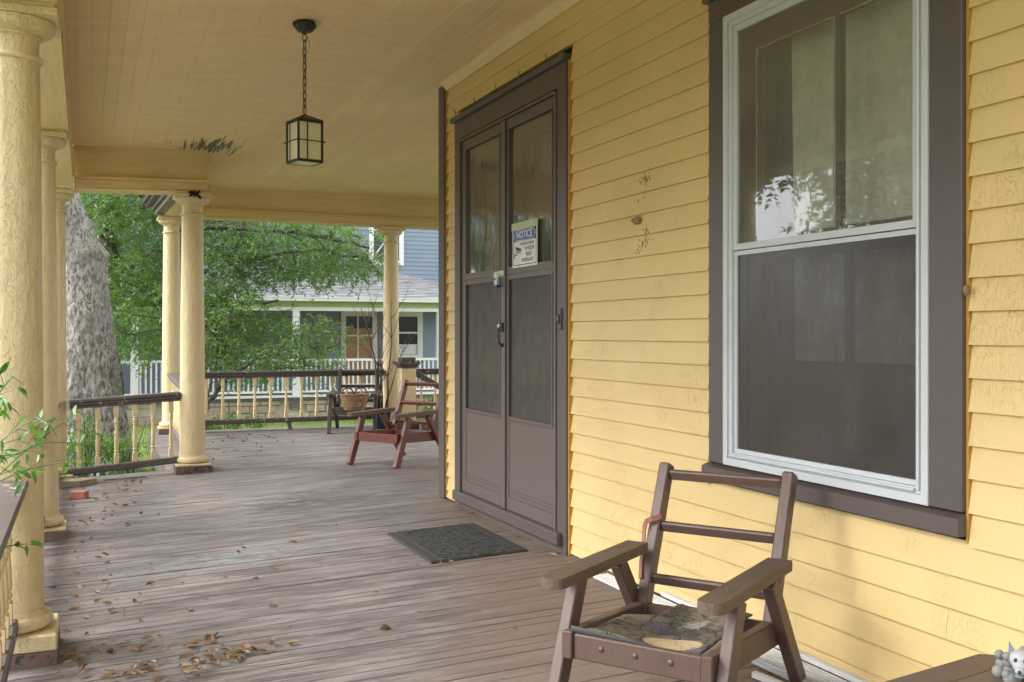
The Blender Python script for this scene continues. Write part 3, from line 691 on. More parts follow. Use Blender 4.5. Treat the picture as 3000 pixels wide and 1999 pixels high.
# ================================================================== WINDOW
wt = thing('house_window', 'tall double hung window with aluminium storm frame and brown casing', 'window', (2.52, 3.1, 0.6))
XF = 2.512                                           # face of the casing
def wb(nm, mat, x0, x1, y0, y1, z0, z1, ch=0.003, par=wt): m = MB(); m.box((x0, y0, z0), (x1, y1, z1), ch); return m.build(nm, mat, par)
wb('side_casing', 'brown', XF, 2.552, 3.703, 3.817, 0.695, 2.60)
wb('side_casing', 'brown', XF, 2.552, 2.414, 2.547, 0.695, 2.60)
wb('head_casing', 'brown', XF-0.001, 2.552, 2.414, 3.817, 2.601, 2.694)
wb('head_cap', 'brown', XF-0.018, 2.552, 2.39, 3.845, 2.695, 2.716)
m = MB(); m.prism([(0, 0), (0.045, 0.0), (0.045, 0.055), (0, 0.072)], (0, 1.435, 0), (-1, 0, 0), (0, 0, 1), (2.540, 2.412, 0.620)); m.build('window_sill', 'brown', wt)
wb('paint_edge', 'gold', XF+0.018, 2.552, 2.4035, 2.4135, 0.60, 2.694, 0)
wb('paint_edge', 'gold', XF+0.012, 2.552, 3.8175, 3.826, 0.69, 2.694, 0)
# storm frame: outer flange, stepped channel
def frame(nm, mat, x0, x1, y0, y1, z0, z1, t_, par=wt):
    m = MB(); m.box((x0, y0, z0), (x1, y0+t_, z1)); m.box((x0, y1-t_, z0), (x1, y1, z1))
    m.box((x0+0.0004, y0+t_, z0), (x1, y1-t_, z0+t_)); m.box((x0+0.0004, y0+t_, z1-t_), (x1, y1-t_, z1)); return m.build(nm, mat, par)
frame('storm_frame', 'alum', XF-0.004, XF+0.02, 2.549, 3.702, 0.696, 2.60, 0.030)
frame('storm_track', 'alum', XF+0.004, XF+0.03, 2.580, 3.671, 0.727, 2.57, 0.022)
frame('upper_storm_sash', 'alum', XF+0.010, XF+0.026, 2.603, 3.648, 1.602, 2.547, 0.026)
frame('lower_screen_frame', 'alum', XF+0.016, XF+0.032, 2.603, 3.648, 0.750, 1.598, 0.018)
m = MB(); m.tube([(XF-0.001, 2.593, 0.74), (XF-0.001, 2.593, 2.56)], 0.007, 10); m.build('track_bead', 'alum', wt, True)
m = MB(); m.tube([(XF-0.001, 2.61, 0.738), (XF-0.001, 3.66, 0.738)], 0.006, 10); m.build('track_bead', 'alum', wt, True)
m = MB(); m.add([(XF+0.018, 2.62, 1.62), (XF+0.018, 3.63, 1.62), (XF+0.018, 3.63, 2.53), (XF+0.018, 2.62, 2.53)], [(3, 2, 1, 0)]); m.build('storm_pane', 'glass', wt)
m = MB(); m.add([(XF+0.024, 2.62, 0.765), (XF+0.024, 3.63, 0.765), (XF+0.024, 3.63, 1.585), (XF+0.024, 2.62, 1.585)], [(3, 2, 1, 0)]); m.build('insect_screen', 'screen', wt)
# inner wooden sashes, shade, jambs
m = MB(); m.box((2.60, 2.47, 0.63), (2.64, 2.56, 2.6)); m.box((2.60, 3.69, 0.63), (2.64, 3.77, 2.6)); m.box((2.553, 2.5, 0.60), (2.66, 3.75, 0.70)); m.box((2.60, 2.47, 2.55), (2.64, 3.77, 2.64)); m.build('jamb', 'sash', wt)
for (z0, z1, xx, nm) in ((1.60, 2.55, 2.606, 'upper_sash'), (0.70, 1.66, 2.650, 'lower_sash')):
    m = MB(); m.box((xx, 2.562, z0), (xx+0.035, 2.625, z1)); m.box((xx, 3.60, z0), (xx+0.035, 3.69, z1))
    m.box((xx, 2.625, z1-0.10), (xx+0.034, 3.60, z1)); m.box((xx, 2.625, z0), (xx+0.034, 3.60, z0+0.055)); m.box((xx+0.004, 3.085, z0+0.055), (xx+0.030, 3.113, z1-0.10)); s_ = m.build(nm, 'sash', wt)
    m = MB(); m.add([(xx+0.018, 2.6, z0+0.03), (xx+0.018, 3.64, z0+0.03), (xx+0.018, 3.64, z1-0.05), (xx+0.018, 2.6, z1-0.05)], [(3, 2, 1, 0)]); m.build('pane', 'glass_in', s_)
    if nm == 'upper_sash':
        for (ya, za, yb, zb_) in ((3.598, 1.66, 3.598, 2.448), (3.115, 1.66, 3.115, 2.448), (3.12, 2.448, 3.597, 2.448), (2.63, 2.448, 3.08, 2.448)):
            mm = MB(); n_ = 16; pts = [(xx-0.001, ya+(yb-ya)*i/n_+rnd.uniform(-.0015, .0015), za+(zb_-za)*i/n_+rnd.uniform(-.0015, .0015)) for i in range(n_+1)]
            mm.tube(pts, [rnd.uniform(0.0012, 0.0035) for _ in pts], 5).build('old_putty', 'tape', s_)
m = MB(); ny_ = 20
vs = []; 
for j in range(3):
    for i in range(ny_+1):
        yy = 2.66+(3.52-2.66)*i/ny_; vs.append((2.73+0.008*math.sin(i*0.9)+0.01*j, yy, 2.50-0.68*j))
fs = [(j*(ny_+1)+i, j*(ny_+1)+i+1, (j+1)*(ny_+1)+i+1, (j+1)*(ny_+1)+i) for j in range(2) for i in range(ny_)]
m.add(vs, fs); m.build('roller_shade', 'shade', wt, 'all')
m = MB(); m.box((2.78, 2.5, 0.7), (2.79, 3.78, 2.6)); m.build('inner_curtain', plain('dim_grey_curtain', (0.05, 0.048, 0.045), 0.9), wt)
m = MB(); m.bar((2.70, 3.60, 1.56), (2.70, 3.50, 0.80), 0.05, 0.02); m.build('leaning_stick', 'sash', wt)

# ================================================================== DOUBLE DOOR
dt = thing('storm_door', 'brown double storm door with glass above and screens below', 'door', (2.52, 6.2, 0))
def db(nm, mat, x0, x1, y0, y1, z0, z1, ch=0.003, par=None): m = MB(); m.box((x0, y0, z0), (x1, y1, z1), ch); return m.build(nm, mat, par or dt)
db('side_casing', 'brown', 2.508, 2.555, 5.251, 5.375, -0.004, 2.665)
db('side_casing', 'brown', 2.508, 2.555, 7.035, 7.151, -0.004, 2.665)
db('head_casing', 'brown', 2.507, 2.555, 5.251, 7.151, 2.666, 2.800)
db('head_cap', 'brown', 2.480, 2.555, 5.235, 7.180, 2.801, 2.836)
db('paint_edge', 'gold', 2.520, 2.553, 5.236, 5.2505, 0.0, 2.80, 0)
db('paint_edge', 'gold', 2.520, 2.553, 7.1515, 7.162, 0.0, 2.80, 0)
db('z_bar', 'brown_door', 2.500, 2.515, 5.376, 5.392, 0.06, 2.65, 0); db('z_bar', 'brown_door', 2.500, 2.515, 7.018, 7.034, 0.06, 2.65, 0); db('z_bar', 'brown_door', 2.500, 2.515, 5.393, 7.017, 2.640, 2.655, 0)
db('threshold', 'brown', 2.470, 2.555, 5.30, 7.10, 0.045, 0.115, 0.006); db('riser_board', 'brown', 2.512, 2.553, 5.376, 7.034, -0.02, 0.044)
def leaf_panel(y0, y1, gy0, gy1, nm_pos):
    lf = db('door_leaf', 'brown_door', 2.516, 2.542, y0, gy0-0.0, 0.118, 2.638, 0.002)
    def q(nm, *a, mat='brown_door', x0=2.516, x1=2.542): return db(nm, mat, x0, x1, *a, 0.002, lf)
    q('stile', gy1, y1, 0.118, 2.638); q('top_rail', gy0, gy1, 2.575, 2.638); q('lock_rail', gy0, gy1, 1.608, 1.672); q('kick_panel', gy0, gy1, 0.20, 0.712, x0=2.520); q('bottom_rail', gy0, gy1, 0.118, 0.1995)
    q('panel_bead', gy0+0.0, gy1, 0.225, 0.232, x0=2.514, x1=2.5195); q('panel_bead', gy0, gy1, 0.248, 0.253, x0=2.514, x1=2.5195); q('panel_bead', gy0, gy1, 0.690, 0.697, x0=2.514, x1=2.5195); q('lock_bead', gy0, gy1, 1.632, 1.640, x0=2.511, x1=2.5155)
    fm = MB()
    for (za, zb_) in ((1.672, 2.575), (0.712, 1.608)):
        fm.box((2.511, gy0-0.006, za-0.005), (2.5155, gy0+0.008, zb_+0.005)); fm.box((2.511, gy1-0.008, za-0.005), (2.5155, gy1+0.006, zb_+0.005)); fm.box((2.511, gy0+0.009, za-0.005), (2.5155, gy1-0.009, za+0.008)); fm.box((2.511, gy0+0.009, zb_-0.008), (2.5155, gy1-0.009, zb_+0.005))
    fm.build('glazing_bead', 'brown_door', lf)
    MB().add([(2.530, gy0, 1.672), (2.530, gy1, 1.672), (2.530, gy1, 2.575), (2.530, gy0, 2.575)], [(3, 2, 1, 0)]).build('pane', 'film', lf)
    MB().add([(2.526, gy0, 0.712), (2.526, gy1, 0.712), (2.526, gy1, 1.608), (2.526, gy0, 1.608)], [(3, 2, 1, 0)]).build('insect_screen', 'screen', lf)
    return lf
lfR = leaf_panel(5.394, 6.187, 5.448, 6.123, 'r'); lfL = leaf_panel(6.190, 7.016, 6.273, 6.930, 'l')
db('meeting_strip', 'brown_door', 2.503, 2.515, 6.160, 6.225, 0.118, 2.638, 0.003)
# inner wooden doors with curtains
m = MB()
for (a, b) in ((5.40, 5.52), (6.12, 6.28), (6.88, 7.0)): m.box((2.61, a, 0.1), (2.65, b, 2.65))
for (a, b) in ((0.1, 0.35), (0.90, 1.02), (2.50, 2.65)): m.box((2.612, 5.52, a), (2.648, 6.12, b)); m.box((2.612, 6.28, a), (2.648, 6.88, b))
m.build('inner_door', paint('varnished_inner_door', (0.16, 0.085, 0.04), grain=(20, 20, 3), rough=0.4), dt)
for (y0, y1) in ((5.50, 6.14), (6.26, 6.9)):
    m = MB(); nn = 40; vs = []
    for i in range(nn+1):
        yy = y0+(y1-y0)*i/nn; xx = 2.665+0.012*math.sin(i*0.95+y0)
        vs += [(xx, yy, 0.3), (xx+0.01*math.sin(i*0.5), yy, 1.6), (xx, yy, 2.55)]
    m.add(vs, [(3*i+j, 3*i+3+j, 3*i+4+j, 3*i+1+j) for i in range(nn) for j in range(2)]); m.build('curtain', 'curtain', dt, 'all')
# handle, doorbell, hasp, nails
m = MB(); m.box((2.488, 6.178, 1.265), (2.502, 6.204, 1.325), 0.004); m.tube([(2.494, 6.192, 1.31), (2.474, 6.192, 1.29), (2.470, 6.192, 1.24), (2.475, 6.192, 1.19), (2.496, 6.192, 1.175)], 0.0065, 8); m.box((2.486, 6.180, 1.165), (2.502, 6.204, 1.19), 0.003)
m.build('door_handle', 'metal', dt); MB().box((2.49, 6.225, 1.29), (2.512, 6.262, 1.315), 0.002).build('latch_tongue', 'steel', dt)
m = MB(); m.box((2.498, 5.300, 1.275), (2.507, 5.345, 1.395), 0.002); m.ball((2.492, 5.322, 1.335), (0.014, 0.016, 0.028)); m.build('doorbell', 'brown', dt, True)
m = MB(); m.box((2.4985, 6.255, 1.622), (2.5025, 6.345, 1.660), 0.001); m.box((2.4955, 6.165, 1.625), (2.4995, 6.252, 1.662), 0.001); m.tube([(2.497, 6.235, 1.65), (2.478, 6.235, 1.645), (2.497, 6.235, 1.635)], 0.003, 6); m.build('hasp', 'steel', dt)
for yy in (5.45, 5.85, 6.25, 6.65, 7.05):
    m = MB(); m.tube([(2.485, yy, 2.83), (2.475, yy+0.012, 2.885)], 0.0022, 5); m.build('nail', 'metal', dt)
pk = thing('padlock', 'small silver and blue padlock hanging from the door hasp', 'padlock', (2.475, 6.235, 1.59))
m = MB(); m.tube([(2.478, 6.225, 1.60), (2.478, 6.223, 1.632), (2.478, 6.235, 1.645), (2.478, 6.247, 1.632), (2.478, 6.245, 1.60)], 0.003, 6); m.build('shackle', 'steel', pk, True)
m = MB(); m.box((2.465, 6.214, 1.567), (2.492, 6.256, 1.602), 0.004); m.build('lock_body', 'steel', pk); m = MB(); m.box((2.463, 6.210, 1.553), (2.494, 6.259, 1.566), 0.003); m.build('blue_bumper', 'blue_plastic', pk)
# notice sign
sg = thing('notice_sign', 'white NOTICE video surveillance sign taped to the right door glass', 'sign', (2.518, 5.845, 1.79))
sy0, sy1, sz0, sz1 = 5.652, 6.040, 1.668, 1.915
m = MB(); m.box((2.5085, sy0, sz0), (2.5105, sy1, sz1)); m.build('sign_board', 'paper', sg)
def rect(nm, mat, y0, y1, z0, z1, x): MB().box((x, y0, z0), (x+0.0006, y1, z1)).build(nm, mat, sg)
for (a, b, c, d) in ((sy0+0.014, sy1-0.014, sz0+0.012, sz0+0.017), (sy0+0.014, sy0+0.020, sz0+0.017, sz1-0.014), (sy1-0.020, sy1-0.014, sz0+0.017, sz1-0.014)): rect('border', 'ink', a, b, c, d, 2.5078)
rect('header_panel', 'ink', sy0+0.0205, sy1-0.0205, sz1-0.085, sz1-0.012, 2.5078)
def oval(nm, mat, cy, cz_, hw_, hh, x):
    pts = []; n_ = 10
    for sgn, c0 in ((1, cy+hw_-hh*1.6), (-1, cy-hw_+hh*1.6)):
        for i in range(n_+1):
            a = -math.pi/2+math.pi*i/n_; pts.append((c0+sgn*hh*1.6*math.cos(a), cz_+sgn*hh*math.sin(a)))
    MB().prism(pts, (0.0006, 0, 0), (0, 1, 0), (0, 0, 1), (x, 0, 0)).build(nm, mat, sg)
hc = (sy0+sy1)/2
oval('header_rim', 'paper', hc, sz1-0.0485, 0.168, 0.0335, 2.5070); oval('header_oval', 'inkblue', hc, sz1-0.0485, 0.162, 0.0305, 2.5062)
def text(body, yc, zc_, size, sx, mat, x, align='CENTER'):
    cu = bpy.data.curves.new('lettering', 'FONT'); cu.body = body; cu.size = size; cu.align_x = align; cu.align_y = 'CENTER'; cu.extrude = 0.0002; cu.offset = size*0.012
    cu.materials.append(M[mat]); tmp = bpy.data.objects.new('tmp', cu); me = bpy.data.meshes.new_from_object(tmp); bpy.data.objects.remove(tmp)
    o = bpy.data.objects.new('lettering', me); C.objects.link(o)
    # text local x runs towards -Y of the world (left to right as seen from the porch), up = Z
    mt = Matrix(((0, 0, -1, 0), (-1, 0, 0, 0), (0, 1, 0, 0), (0, 0, 0, 1))) @ Matrix.Diagonal((sx, 1, 1, 1))
    o.parent = sg; o.matrix_world = Matrix.Translation((x, yc, zc_)) @ mt
    o.matrix_parent_inverse = Matrix.Translation(-sg.location); o.matrix_basis = Matrix.Translation((x, yc, zc_)) @ mt
text('NOTICE', hc, sz1-0.0485, 0.062, 1.10, 'paper', 2.5058)
text('THIS AREA IS UNDER', hc-0.035, sz1-0.105, 0.026, 0.90, 'ink', 2.5080)
text('24 HOUR', hc-0.075, sz1-0.136, 0.038, 0.95, 'ink', 2.5080)
text('VIDEO', hc-0.068, sz1-0.172, 0.036, 0.95, 'ink', 2.5080)
text('SURVEILLANCE', hc-0.045, sz1-0.206, 0.032, 0.86, 'ink', 2.5080)
m = MB()                                              # camera pictogram
def pq(pts): m.prism([(-a, b) for a, b in pts], (0.0006, 0, 0), (0, 1, 0), (0, 0, 1), (2.5075, hc, sz1))
pq([(-0.145, -0.115), (-0.055, -0.132), (-0.057, -0.151), (-0.140, -0.136)]); pq([(-0.150, -0.139), (-0.060, -0.156), (-0.066, -0.161), (-0.148, -0.146)])
pq([(-0.122, -0.146), (-0.110, -0.148), (-0.118, -0.168), (-0.150, -0.176), (-0.150, -0.168), (-0.128, -0.162)]); pq([(-0.163, -0.150), (-0.152, -0.155), (-0.152, -0.188), (-0.163, -0.196)])
m.build('camera_symbol', 'ink', sg)
MB().box((2.5068, sy0-0.010, sz1-0.012), (2.5074, sy1+0.012, sz1+0.034)).build('masking_tape', 'tape', sg)

# mud dauber nest and scars
nt_ = thing('wasp_nest', 'small broken mud wasp nest stuck on the yellow wall', 'wasp nest', (2.53, 4.48, 1.81))
m = MB(); m.ball((2.525, 4.470, 1.812), (0.022, 0.030, 0.020), 10, 7); m.ball((2.527, 4.505, 1.816), (0.014, 0.016, 0.010), 8, 5)
m.v = [tuple(Vector(v)+Vector((0, 1, 1))*0.003*mn.noise(Vector(v)*90)) for v in m.v]; m.build('mud_cell', 'mud', nt_, 'all')
m = MB(); rr = random.Random(11)
for (cy, cz_, sy_, sz_, n_) in ((4.41, 2.01, 0.028, 0.014, 60), (4.44, 1.93, 0.05, 0.02, 8), (4.42, 1.715, 0.035, 0.022, 34), (4.45, 1.675, 0.02, 0.02, 16), (4.385, 1.755, 0.008, 0.01, 8)):
    for i in range(n_):
        yy, zz = rr.gauss(cy, sy_), rr.gauss(cz_, sz_); s_ = rr.uniform(0.0010, 0.0034)
        kk = ((zz-0.070) % EXPO)/EXPO; xx = 2.5275+0.0185*kk-0.0012
        m.obox((xx, yy, zz), (Vector((1, 0, 0)), Vector((0, 1, rr.uniform(-1, 1))).normalized(), Vector((0, rr.uniform(-1, 1), 1)).normalized()), (0.0012, s_, s_*rr.uniform(0.6, 2.2)))
m.build('old_mud_scars', 'mud', nt_, kind='stuff')
nt2 = MB(); nt2.ball((2.515, 2.398, 1.385), (0.012, 0.009, 0.018), 8, 6); tag(nt2.build('wasp_nest', 'mud', None, 'all'), 'tiny mud nest on the gold edge right of the window', 'wasp nest')

# ================================================================== LANTERN
lx, ly = 1.175, 5.98; ctop = cz(lx, ly)
lt = thing('hanging_lantern', 'black metal box lantern with frosted panes hanging on a chain', 'lantern', (lx, ly, ctop))
m = MB()
for (r0, r1, z0, z1) in ((0.050, 0.066, -0.052, -0.030), (0.066, 0.066, -0.030, 0.0)):
    pass
m.lathe([(0.02, -0.058), (0.044, -0.056), (0.070, -0.026), (0.070, -0.012), (0.062, -0.001)], (lx, ly, ctop), 8); m.build('canopy', 'metal', lt)
m = MB(); m.tube([(lx, ly, ctop-0.055), (lx, ly, ctop-0.075)], 0.008, 8); m.build('canopy_stud', 'brass', lt)
zc_ = ctop-0.068; zend = 2.527; nl = 11; step = (zc_-zend)/nl
for i in range(nl):
    zc0 = zc_-step*(i+0.5); hl = step*0.66; wl = 0.0105 if i != 0 else 0.013; pts = []
    for j in range(13):
        a = 2*math.pi*j/12; u = wl*math.cos(a); v = math.copysign(abs(math.sin(a))**0.7, math.sin(a))*hl
        ang = 0.4 if i % 2 == 0 else 1.97
        pts.append((lx+u*math.cos(ang), ly+u*math.sin(ang), zc0+v))
    MB().tube(pts, 0.0028, 6).build('chain_link', 'metal', lt, 'all')
m = MB(); m.tube([(lx, ly, ctop-0.07), (lx+0.02, ly-0.01, ctop-0.10), (lx+0.028, ly-0.012, ctop-0.15), (lx+0.015, ly, ctop-0.175), (lx, ly, ctop-0.16), (lx+0.003, ly, ctop-0.25), (lx-0.003, ly, ctop-0.38), (lx, ly, zend)], 0.0013, 5); m.build('wire', 'metal', lt)
th = R(-22.52)+R(37.4); ax, ay = Vector((math.cos(th), math.sin(th), 0)), Vector((-math.sin(th), math.cos(th), 0)); az = Vector((0, 0, 1)); hb = 0.0745; z1, z0 = 2.487, 2.240
def LP(a, b, z): return Vector((lx, ly, 0))+ax*a+ay*b+az*z
m = MB(); e = hb+0.006; m.add([LP(-e, -e, z1), LP(e, -e, z1), LP(e, e, z1), LP(-e, e, z1), LP(0, 0, 2.529)], [(3, 2, 1, 0), (0, 1, 4), (1, 2, 4), (2, 3, 4), (3, 0, 4)]); m.build('lantern_roof', 'brass', lt)
m = MB()
for a in (-1, 1):
    for b in (-1, 1): m.obox(LP(a*hb, b*hb, (z0+z1)/2), (ax, ay, az), (0.0052, 0.0052, (z1-z0)/2-0.001))
for z in (z0+0.008, z1-0.010):
    for s_ in (-1, 1): m.obox(LP(0, s_*hb, z), (ax, ay, az), (hb-0.0066, 0.0048, 0.0075)); m.obox(LP(s_*hb, 0, z), (ay, ax, az), (hb-0.0066, 0.0048, 0.0075))
m.build('lantern_frame', 'metal', lt)
m = MB()
for s_ in (-1, 1):
    for k_ in (-0.30, ): m.obox(LP(k_*hb*s_*-1, s_*(hb+0.008), (z0+z1)/2), (ax, ay, az), (0.003, 0.002, (z1-z0)/2-0.01)); m.obox(LP(s_*(hb+0.008), 0.28*hb, (z0+z1)/2), (ax, ay, az), (0.002, 0.003, (z1-z0)/2-0.01))
m.build('muntin', 'metal', lt)
m = MB(); e = hb+0.0135; q = 0.016; zb_ = 2.362; pts = [LP(e, -e, zb_), LP(e, e, zb_), LP(-e, e, zb_), LP(-e, -e, zb_)]
for i in range(4): m.tube([pts[i], pts[(i+1) % 4]], 0.0032, 6)
m.build('guard_band', 'metal', lt)
for s_ in (-1, 1):
    MB().obox(LP(0, s_*(hb-0.004), (z0+z1)/2), (ax, ay, az), (hb-0.007, 0.0015, (z1-z0)/2-0.018)).build('pane', 'frost', lt)
    MB().obox(LP(s_*(hb-0.004), 0, (z0+z1)/2), (ay, ax, az), (hb-0.009, 0.0015, (z1-z0)/2-0.018)).build('pane', 'frost', lt)
MB().obox(LP(0, 0, z0+0.003), (ax, ay, az), (hb-0.008, hb-0.008, 0.001)).build('bottom_pane', 'frost', lt)

# ================================================================== ARMCHAIRS
def armchair(label, mats, wd=0.53):
    """local x across (left to right seen from the front), y to the back; origin on the floor under the front left corner"""
    fm, am = mats; t = thing('wooden_armchair', label, 'armchair', (0, 0, 0), 'slatted wooden porch armchairs')
    def bar(nm, p, q, w_, h_, mat=fm, up=(0, 0, 1), ch=0.004): m = MB(); m.bar(p, q, w_, h_, up, ch); return m.build(nm, mat, t)
    for s, x in ((-1, 0.02), (1, wd-0.02)):
        bar('side_rail', (x, -0.035, 0.272), (x, 0.575, 0.250), 0.038, 0.090)
        xo = x+s*0.040
        bar('front_leg', (xo, 0.115, 0.462), (xo, -0.075, 0.0), 0.042, 0.068, up=(0, 1, 0.35))
        bar('rear_leg', (xo, 0.405, 0.462), (xo, 0.745, 0.0), 0.042, 0.060, up=(0, 1, 0.6))
        m = MB(); poly = []
        a0, a1, hw_ = -0.095, 0.545, 0.043
        for i in range(9):
            b = math.pi*i/8; rr_ = 0.042 if (s > 0) == (i > 4) or True else 0.01
            poly.append((hw_*math.cos(b), a0+0.03-0.034*math.sin(b)**0.8))
        poly = [(hw_, a1)]+poly+[(-hw_, a1)]
        m.prism(poly, (0, 0, 0.036), (1, 0, 0), (0, 1, -0.0), (x+s*0.030, 0, 0.463)); m.v = [(v[0], v[1], v[2]+0.02*(v[1]+0.1)) for v in m.v]
        m.build('armrest', am, t)
        bar('back_post', (x-s*0.001+s*0.0, 0.520, 0.245), (x, 0.742, 0.785), 0.044, 0.056, up=(0, 1, -0.4), ch=0.006)
        for z_, y_ in ((0.30, 0.545), (0.47, 0.615), (0.72, 0.715)):
            mm = MB(); mm.obox((x+s*0.0225, y_, z_), (Vector((1, 0, 0)), Vector((0, 1, 0)), Vector((0, 0, 1))), (0.003, 0.009, 0.009), 0.002); mm.build('bolt_head', fm, t)
    bar('front_rail', (0.04, -0.008, 0.268), (wd-0.04, -0.008, 0.268), 0.030, 0.082)
    bar('rear_rail', (0.04, 0.53, 0.252), (wd-0.04, 0.53, 0.252), 0.028, 0.075)
    for z_, y_ in ((0.748, 0.722), (0.560, 0.646), (0.375, 0.570)):
        bar('back_slat', (0.043, y_, z_), (wd-0.043, y_, z_), 0.022, 0.040, up=(0, -0.4, 1), ch=0.005)
    for i in range(3):
        mm = MB(); mm.lathe([(0.010, 0), (0.009, 0.003), (0.004, 0.006)], (0, 0, 0), 10); mm.v = [(wd*(0.27+0.23*i)+v[0], -0.0235-v[2], 0.275+v[1]) for v in mm.v]; mm.build('bolt_head', fm, t)
    return t
ch1 = armchair('near brown wooden armchair in front of the window with a rubber mat on it', ('chair', 'chair_arm'))
def place(o, x, y, ang): o.location = (x, y, fz(x, y)); o.rotation_euler = (0, 0, ang)
yaw = math.atan2(-0.829, 0.559)
ch2 = copy_tree(ch1); ch2['label'] = 'worn red wooden armchair without a cushion behind the house corner'
ch3 = copy_tree(ch1); ch3['label'] = 'far dark brown wooden armchair holding a wicker basket'
place(ch1, 1.475, 3.085, yaw)
def recolor(o, fm, am):
    for c in o.children:
        me = c.data.copy(); me.materials[0] = M[am if c.name.startswith('armrest') else fm]; c.data = me
recolor(ch2, 'chair_red', 'red_arm'); recolor(ch3, 'chair_grey', 'chair_grey')
place(ch2, 2.42, 9.76, math.atan2(-0.82, 0.57)); place(ch3, 2.86, 12.85, math.atan2(-0.40, 0.92)+0.05)
for z_, (a, b) in ((0.25, ((0.1, 0.14), (0.44, 0.42))), (0.252, ((0.42, 0.12), (0.12, 0.44)))):      # broken springs under the red seat
    m = MB(); m.tube([(a[0], a[1], z_), (b[0], b[1], z_)], 0.005, 6); o = m.build('seat_wire', 'steel'); o.parent = ch2
# strap on the near chair post
m = MB(); pts = [(0.050, 0.625, 0.60), (0.02, 0.610, 0.590), (-0.007, 0.608, 0.576), (-0.013, 0.606, 0.545), (-0.008, 0.592, 0.49), (-0.006, 0.566, 0.43), (0.004, 0.540, 0.375)]
for i in range(len(pts)-1): m.bar(pts[i], pts[i+1], 0.020, 0.005, up=(0.4, 1, 0.2), ch=0.001)
m.tube([(0.045, 0.640, 0.60), (0.02, 0.66, 0.605), (-0.006, 0.625, 0.575)], 0.006, 5)
st = m.build('faded_strap', 'ribbon'); tag(st, 'faded red strap tied round the near armchair back post', 'strap'); st.location = ch1.location; st.rotation_euler = (0, 0, yaw)
# rubber mat lying on the near chair
mt_ = thing('rubber_car_mat', 'dirty crackle patterned rubber mat with cream oval on the near armchair seat', 'mat', ch1.location)
NX, NY = 26, 26
def matz(u, v):
    z = 0.292+0.022*smooth01((v-0.45)/0.5)-0.012*math.sin(u*3.1)*0.6
    z += 0.010*math.sin(u*6+v*4)+0.022*max(0, 0.16-v)/0.16*(1-u*0.6)
    return z
outline = lambda v: (0.055 if v < 0.18 else 0.055+0.035*(v-0.18)) + (0.10*smooth01((v-0.55)/0.12))
vs = []
for j in range(NY+1):
    v = j/NY
    for i in range(NX+1):
        u = i/NX; x0 = outline(v); x1 = 0.462-0.01*v
        xx = x0+(x1-x0)*u; yy = 0.012+0.50*v-0.02*u*0
        vs.append((xx, yy, matz(u, v)))
fs = [(j*(NX+1)+i, j*(NX+1)+i+1, (j+1)*(NX+1)+i+1, (j+1)*(NX+1)+i) for j in range(NY) for i in range(NX)]
m = MB().add(vs, fs)
def mat_rubber_cracked():
    a = NM('crackled_dirty_rubber')
    vo = a.n('ShaderNodeTexVoronoi', feature='DISTANCE_TO_EDGE', Scale=1.0); cv = a.coord('obj', (17, 22, 1))
    nn = a.n('ShaderNodeTexNoise', Scale=1.6, Detail=3.0); a.l(cv, nn.inputs['Vector']); mv = a.n('ShaderNodeVectorMath', operation='ADD'); a.l(cv, mv.inputs[0]); a.l(nn.outputs['Color'], mv.inputs[1]); a.l(mv.outputs[0], vo.inputs['Vector'])
    e = a.ramp(vo.outputs['Distance'], [(0.0, (1, 1, 1)), (0.06, (0, 0, 0))])
    d = a.noise('obj', (6, 6, 6), 6, 0.7)
    c = a.mix(a.ramp(d, [(0.35, (0, 0, 0)), (0.5, (1, 1, 1))]), (0.05, 0.05, 0.045), (0.17, 0.14, 0.10))
    c = a.mix(e, c, (0.025, 0.022, 0.02))
    oc = a.n('ShaderNodeTexCoord').outputs['Object']
    for (cx, cy, rx, ry, colr, amt, k) in ((0.325, 0.125, 0.105, 0.062, (0.46, 0.35, 0.21), 0.9, 0.02), (0.20, 0.27, 0.05, 0.035, (0.13, 0.09, 0.20), 0.5, 1.1), (0.44, 0.075, 0.045, 0.03, (0.13, 0.09, 0.20), 0.5, 1.1), (0.31, 0.33, 0.05, 0.035, (0.40, 0.39, 0.37), 0.45, 1.1)):
        mp = a.n('ShaderNodeMapping'); mp.inputs['Location'].default_value = (-cx/rx, -cy/ry, 0); mp.inputs['Scale'].default_value = (1/rx, 1/ry, 0); a.l(oc, mp.inputs['Vector'])
        ln = a.n('ShaderNodeVectorMath', operation='LENGTH'); a.l(mp.outputs[0], ln.inputs[0])
        q = a.math('ADD', ln.outputs['Value'], a.math('MULTIPLY', a.math('SUBTRACT', a.noise('obj', (40, 40, 40), 4), 0.5), k*3))
        c = a.mix(a.math('MULTIPLY', a.ramp(q, [(0.93, (1, 1, 1)), (0.99, (0, 0, 0))]), amt), c, colr)
    a.l(c, a.b.inputs['Base Color']); a.l(a.bump(a.math('SUBTRACT', 1.0, e), 0.8, 0.004), a.b.inputs['Normal']); a.b.inputs['Roughness'].default_value = 0.7
    return a.m
M['crackmat'] = mat_rubber_cracked()
mo = bpy.data.objects.new('mat_sheet', m.mesh('mat_sheet', 'crackmat', 'all')); C.objects.link(mo); mo.parent = mt_
sm_ = mo.modifiers.new('thickness', 'SOLIDIFY'); sm_.thickness = 0.006; sm_.offset = 1
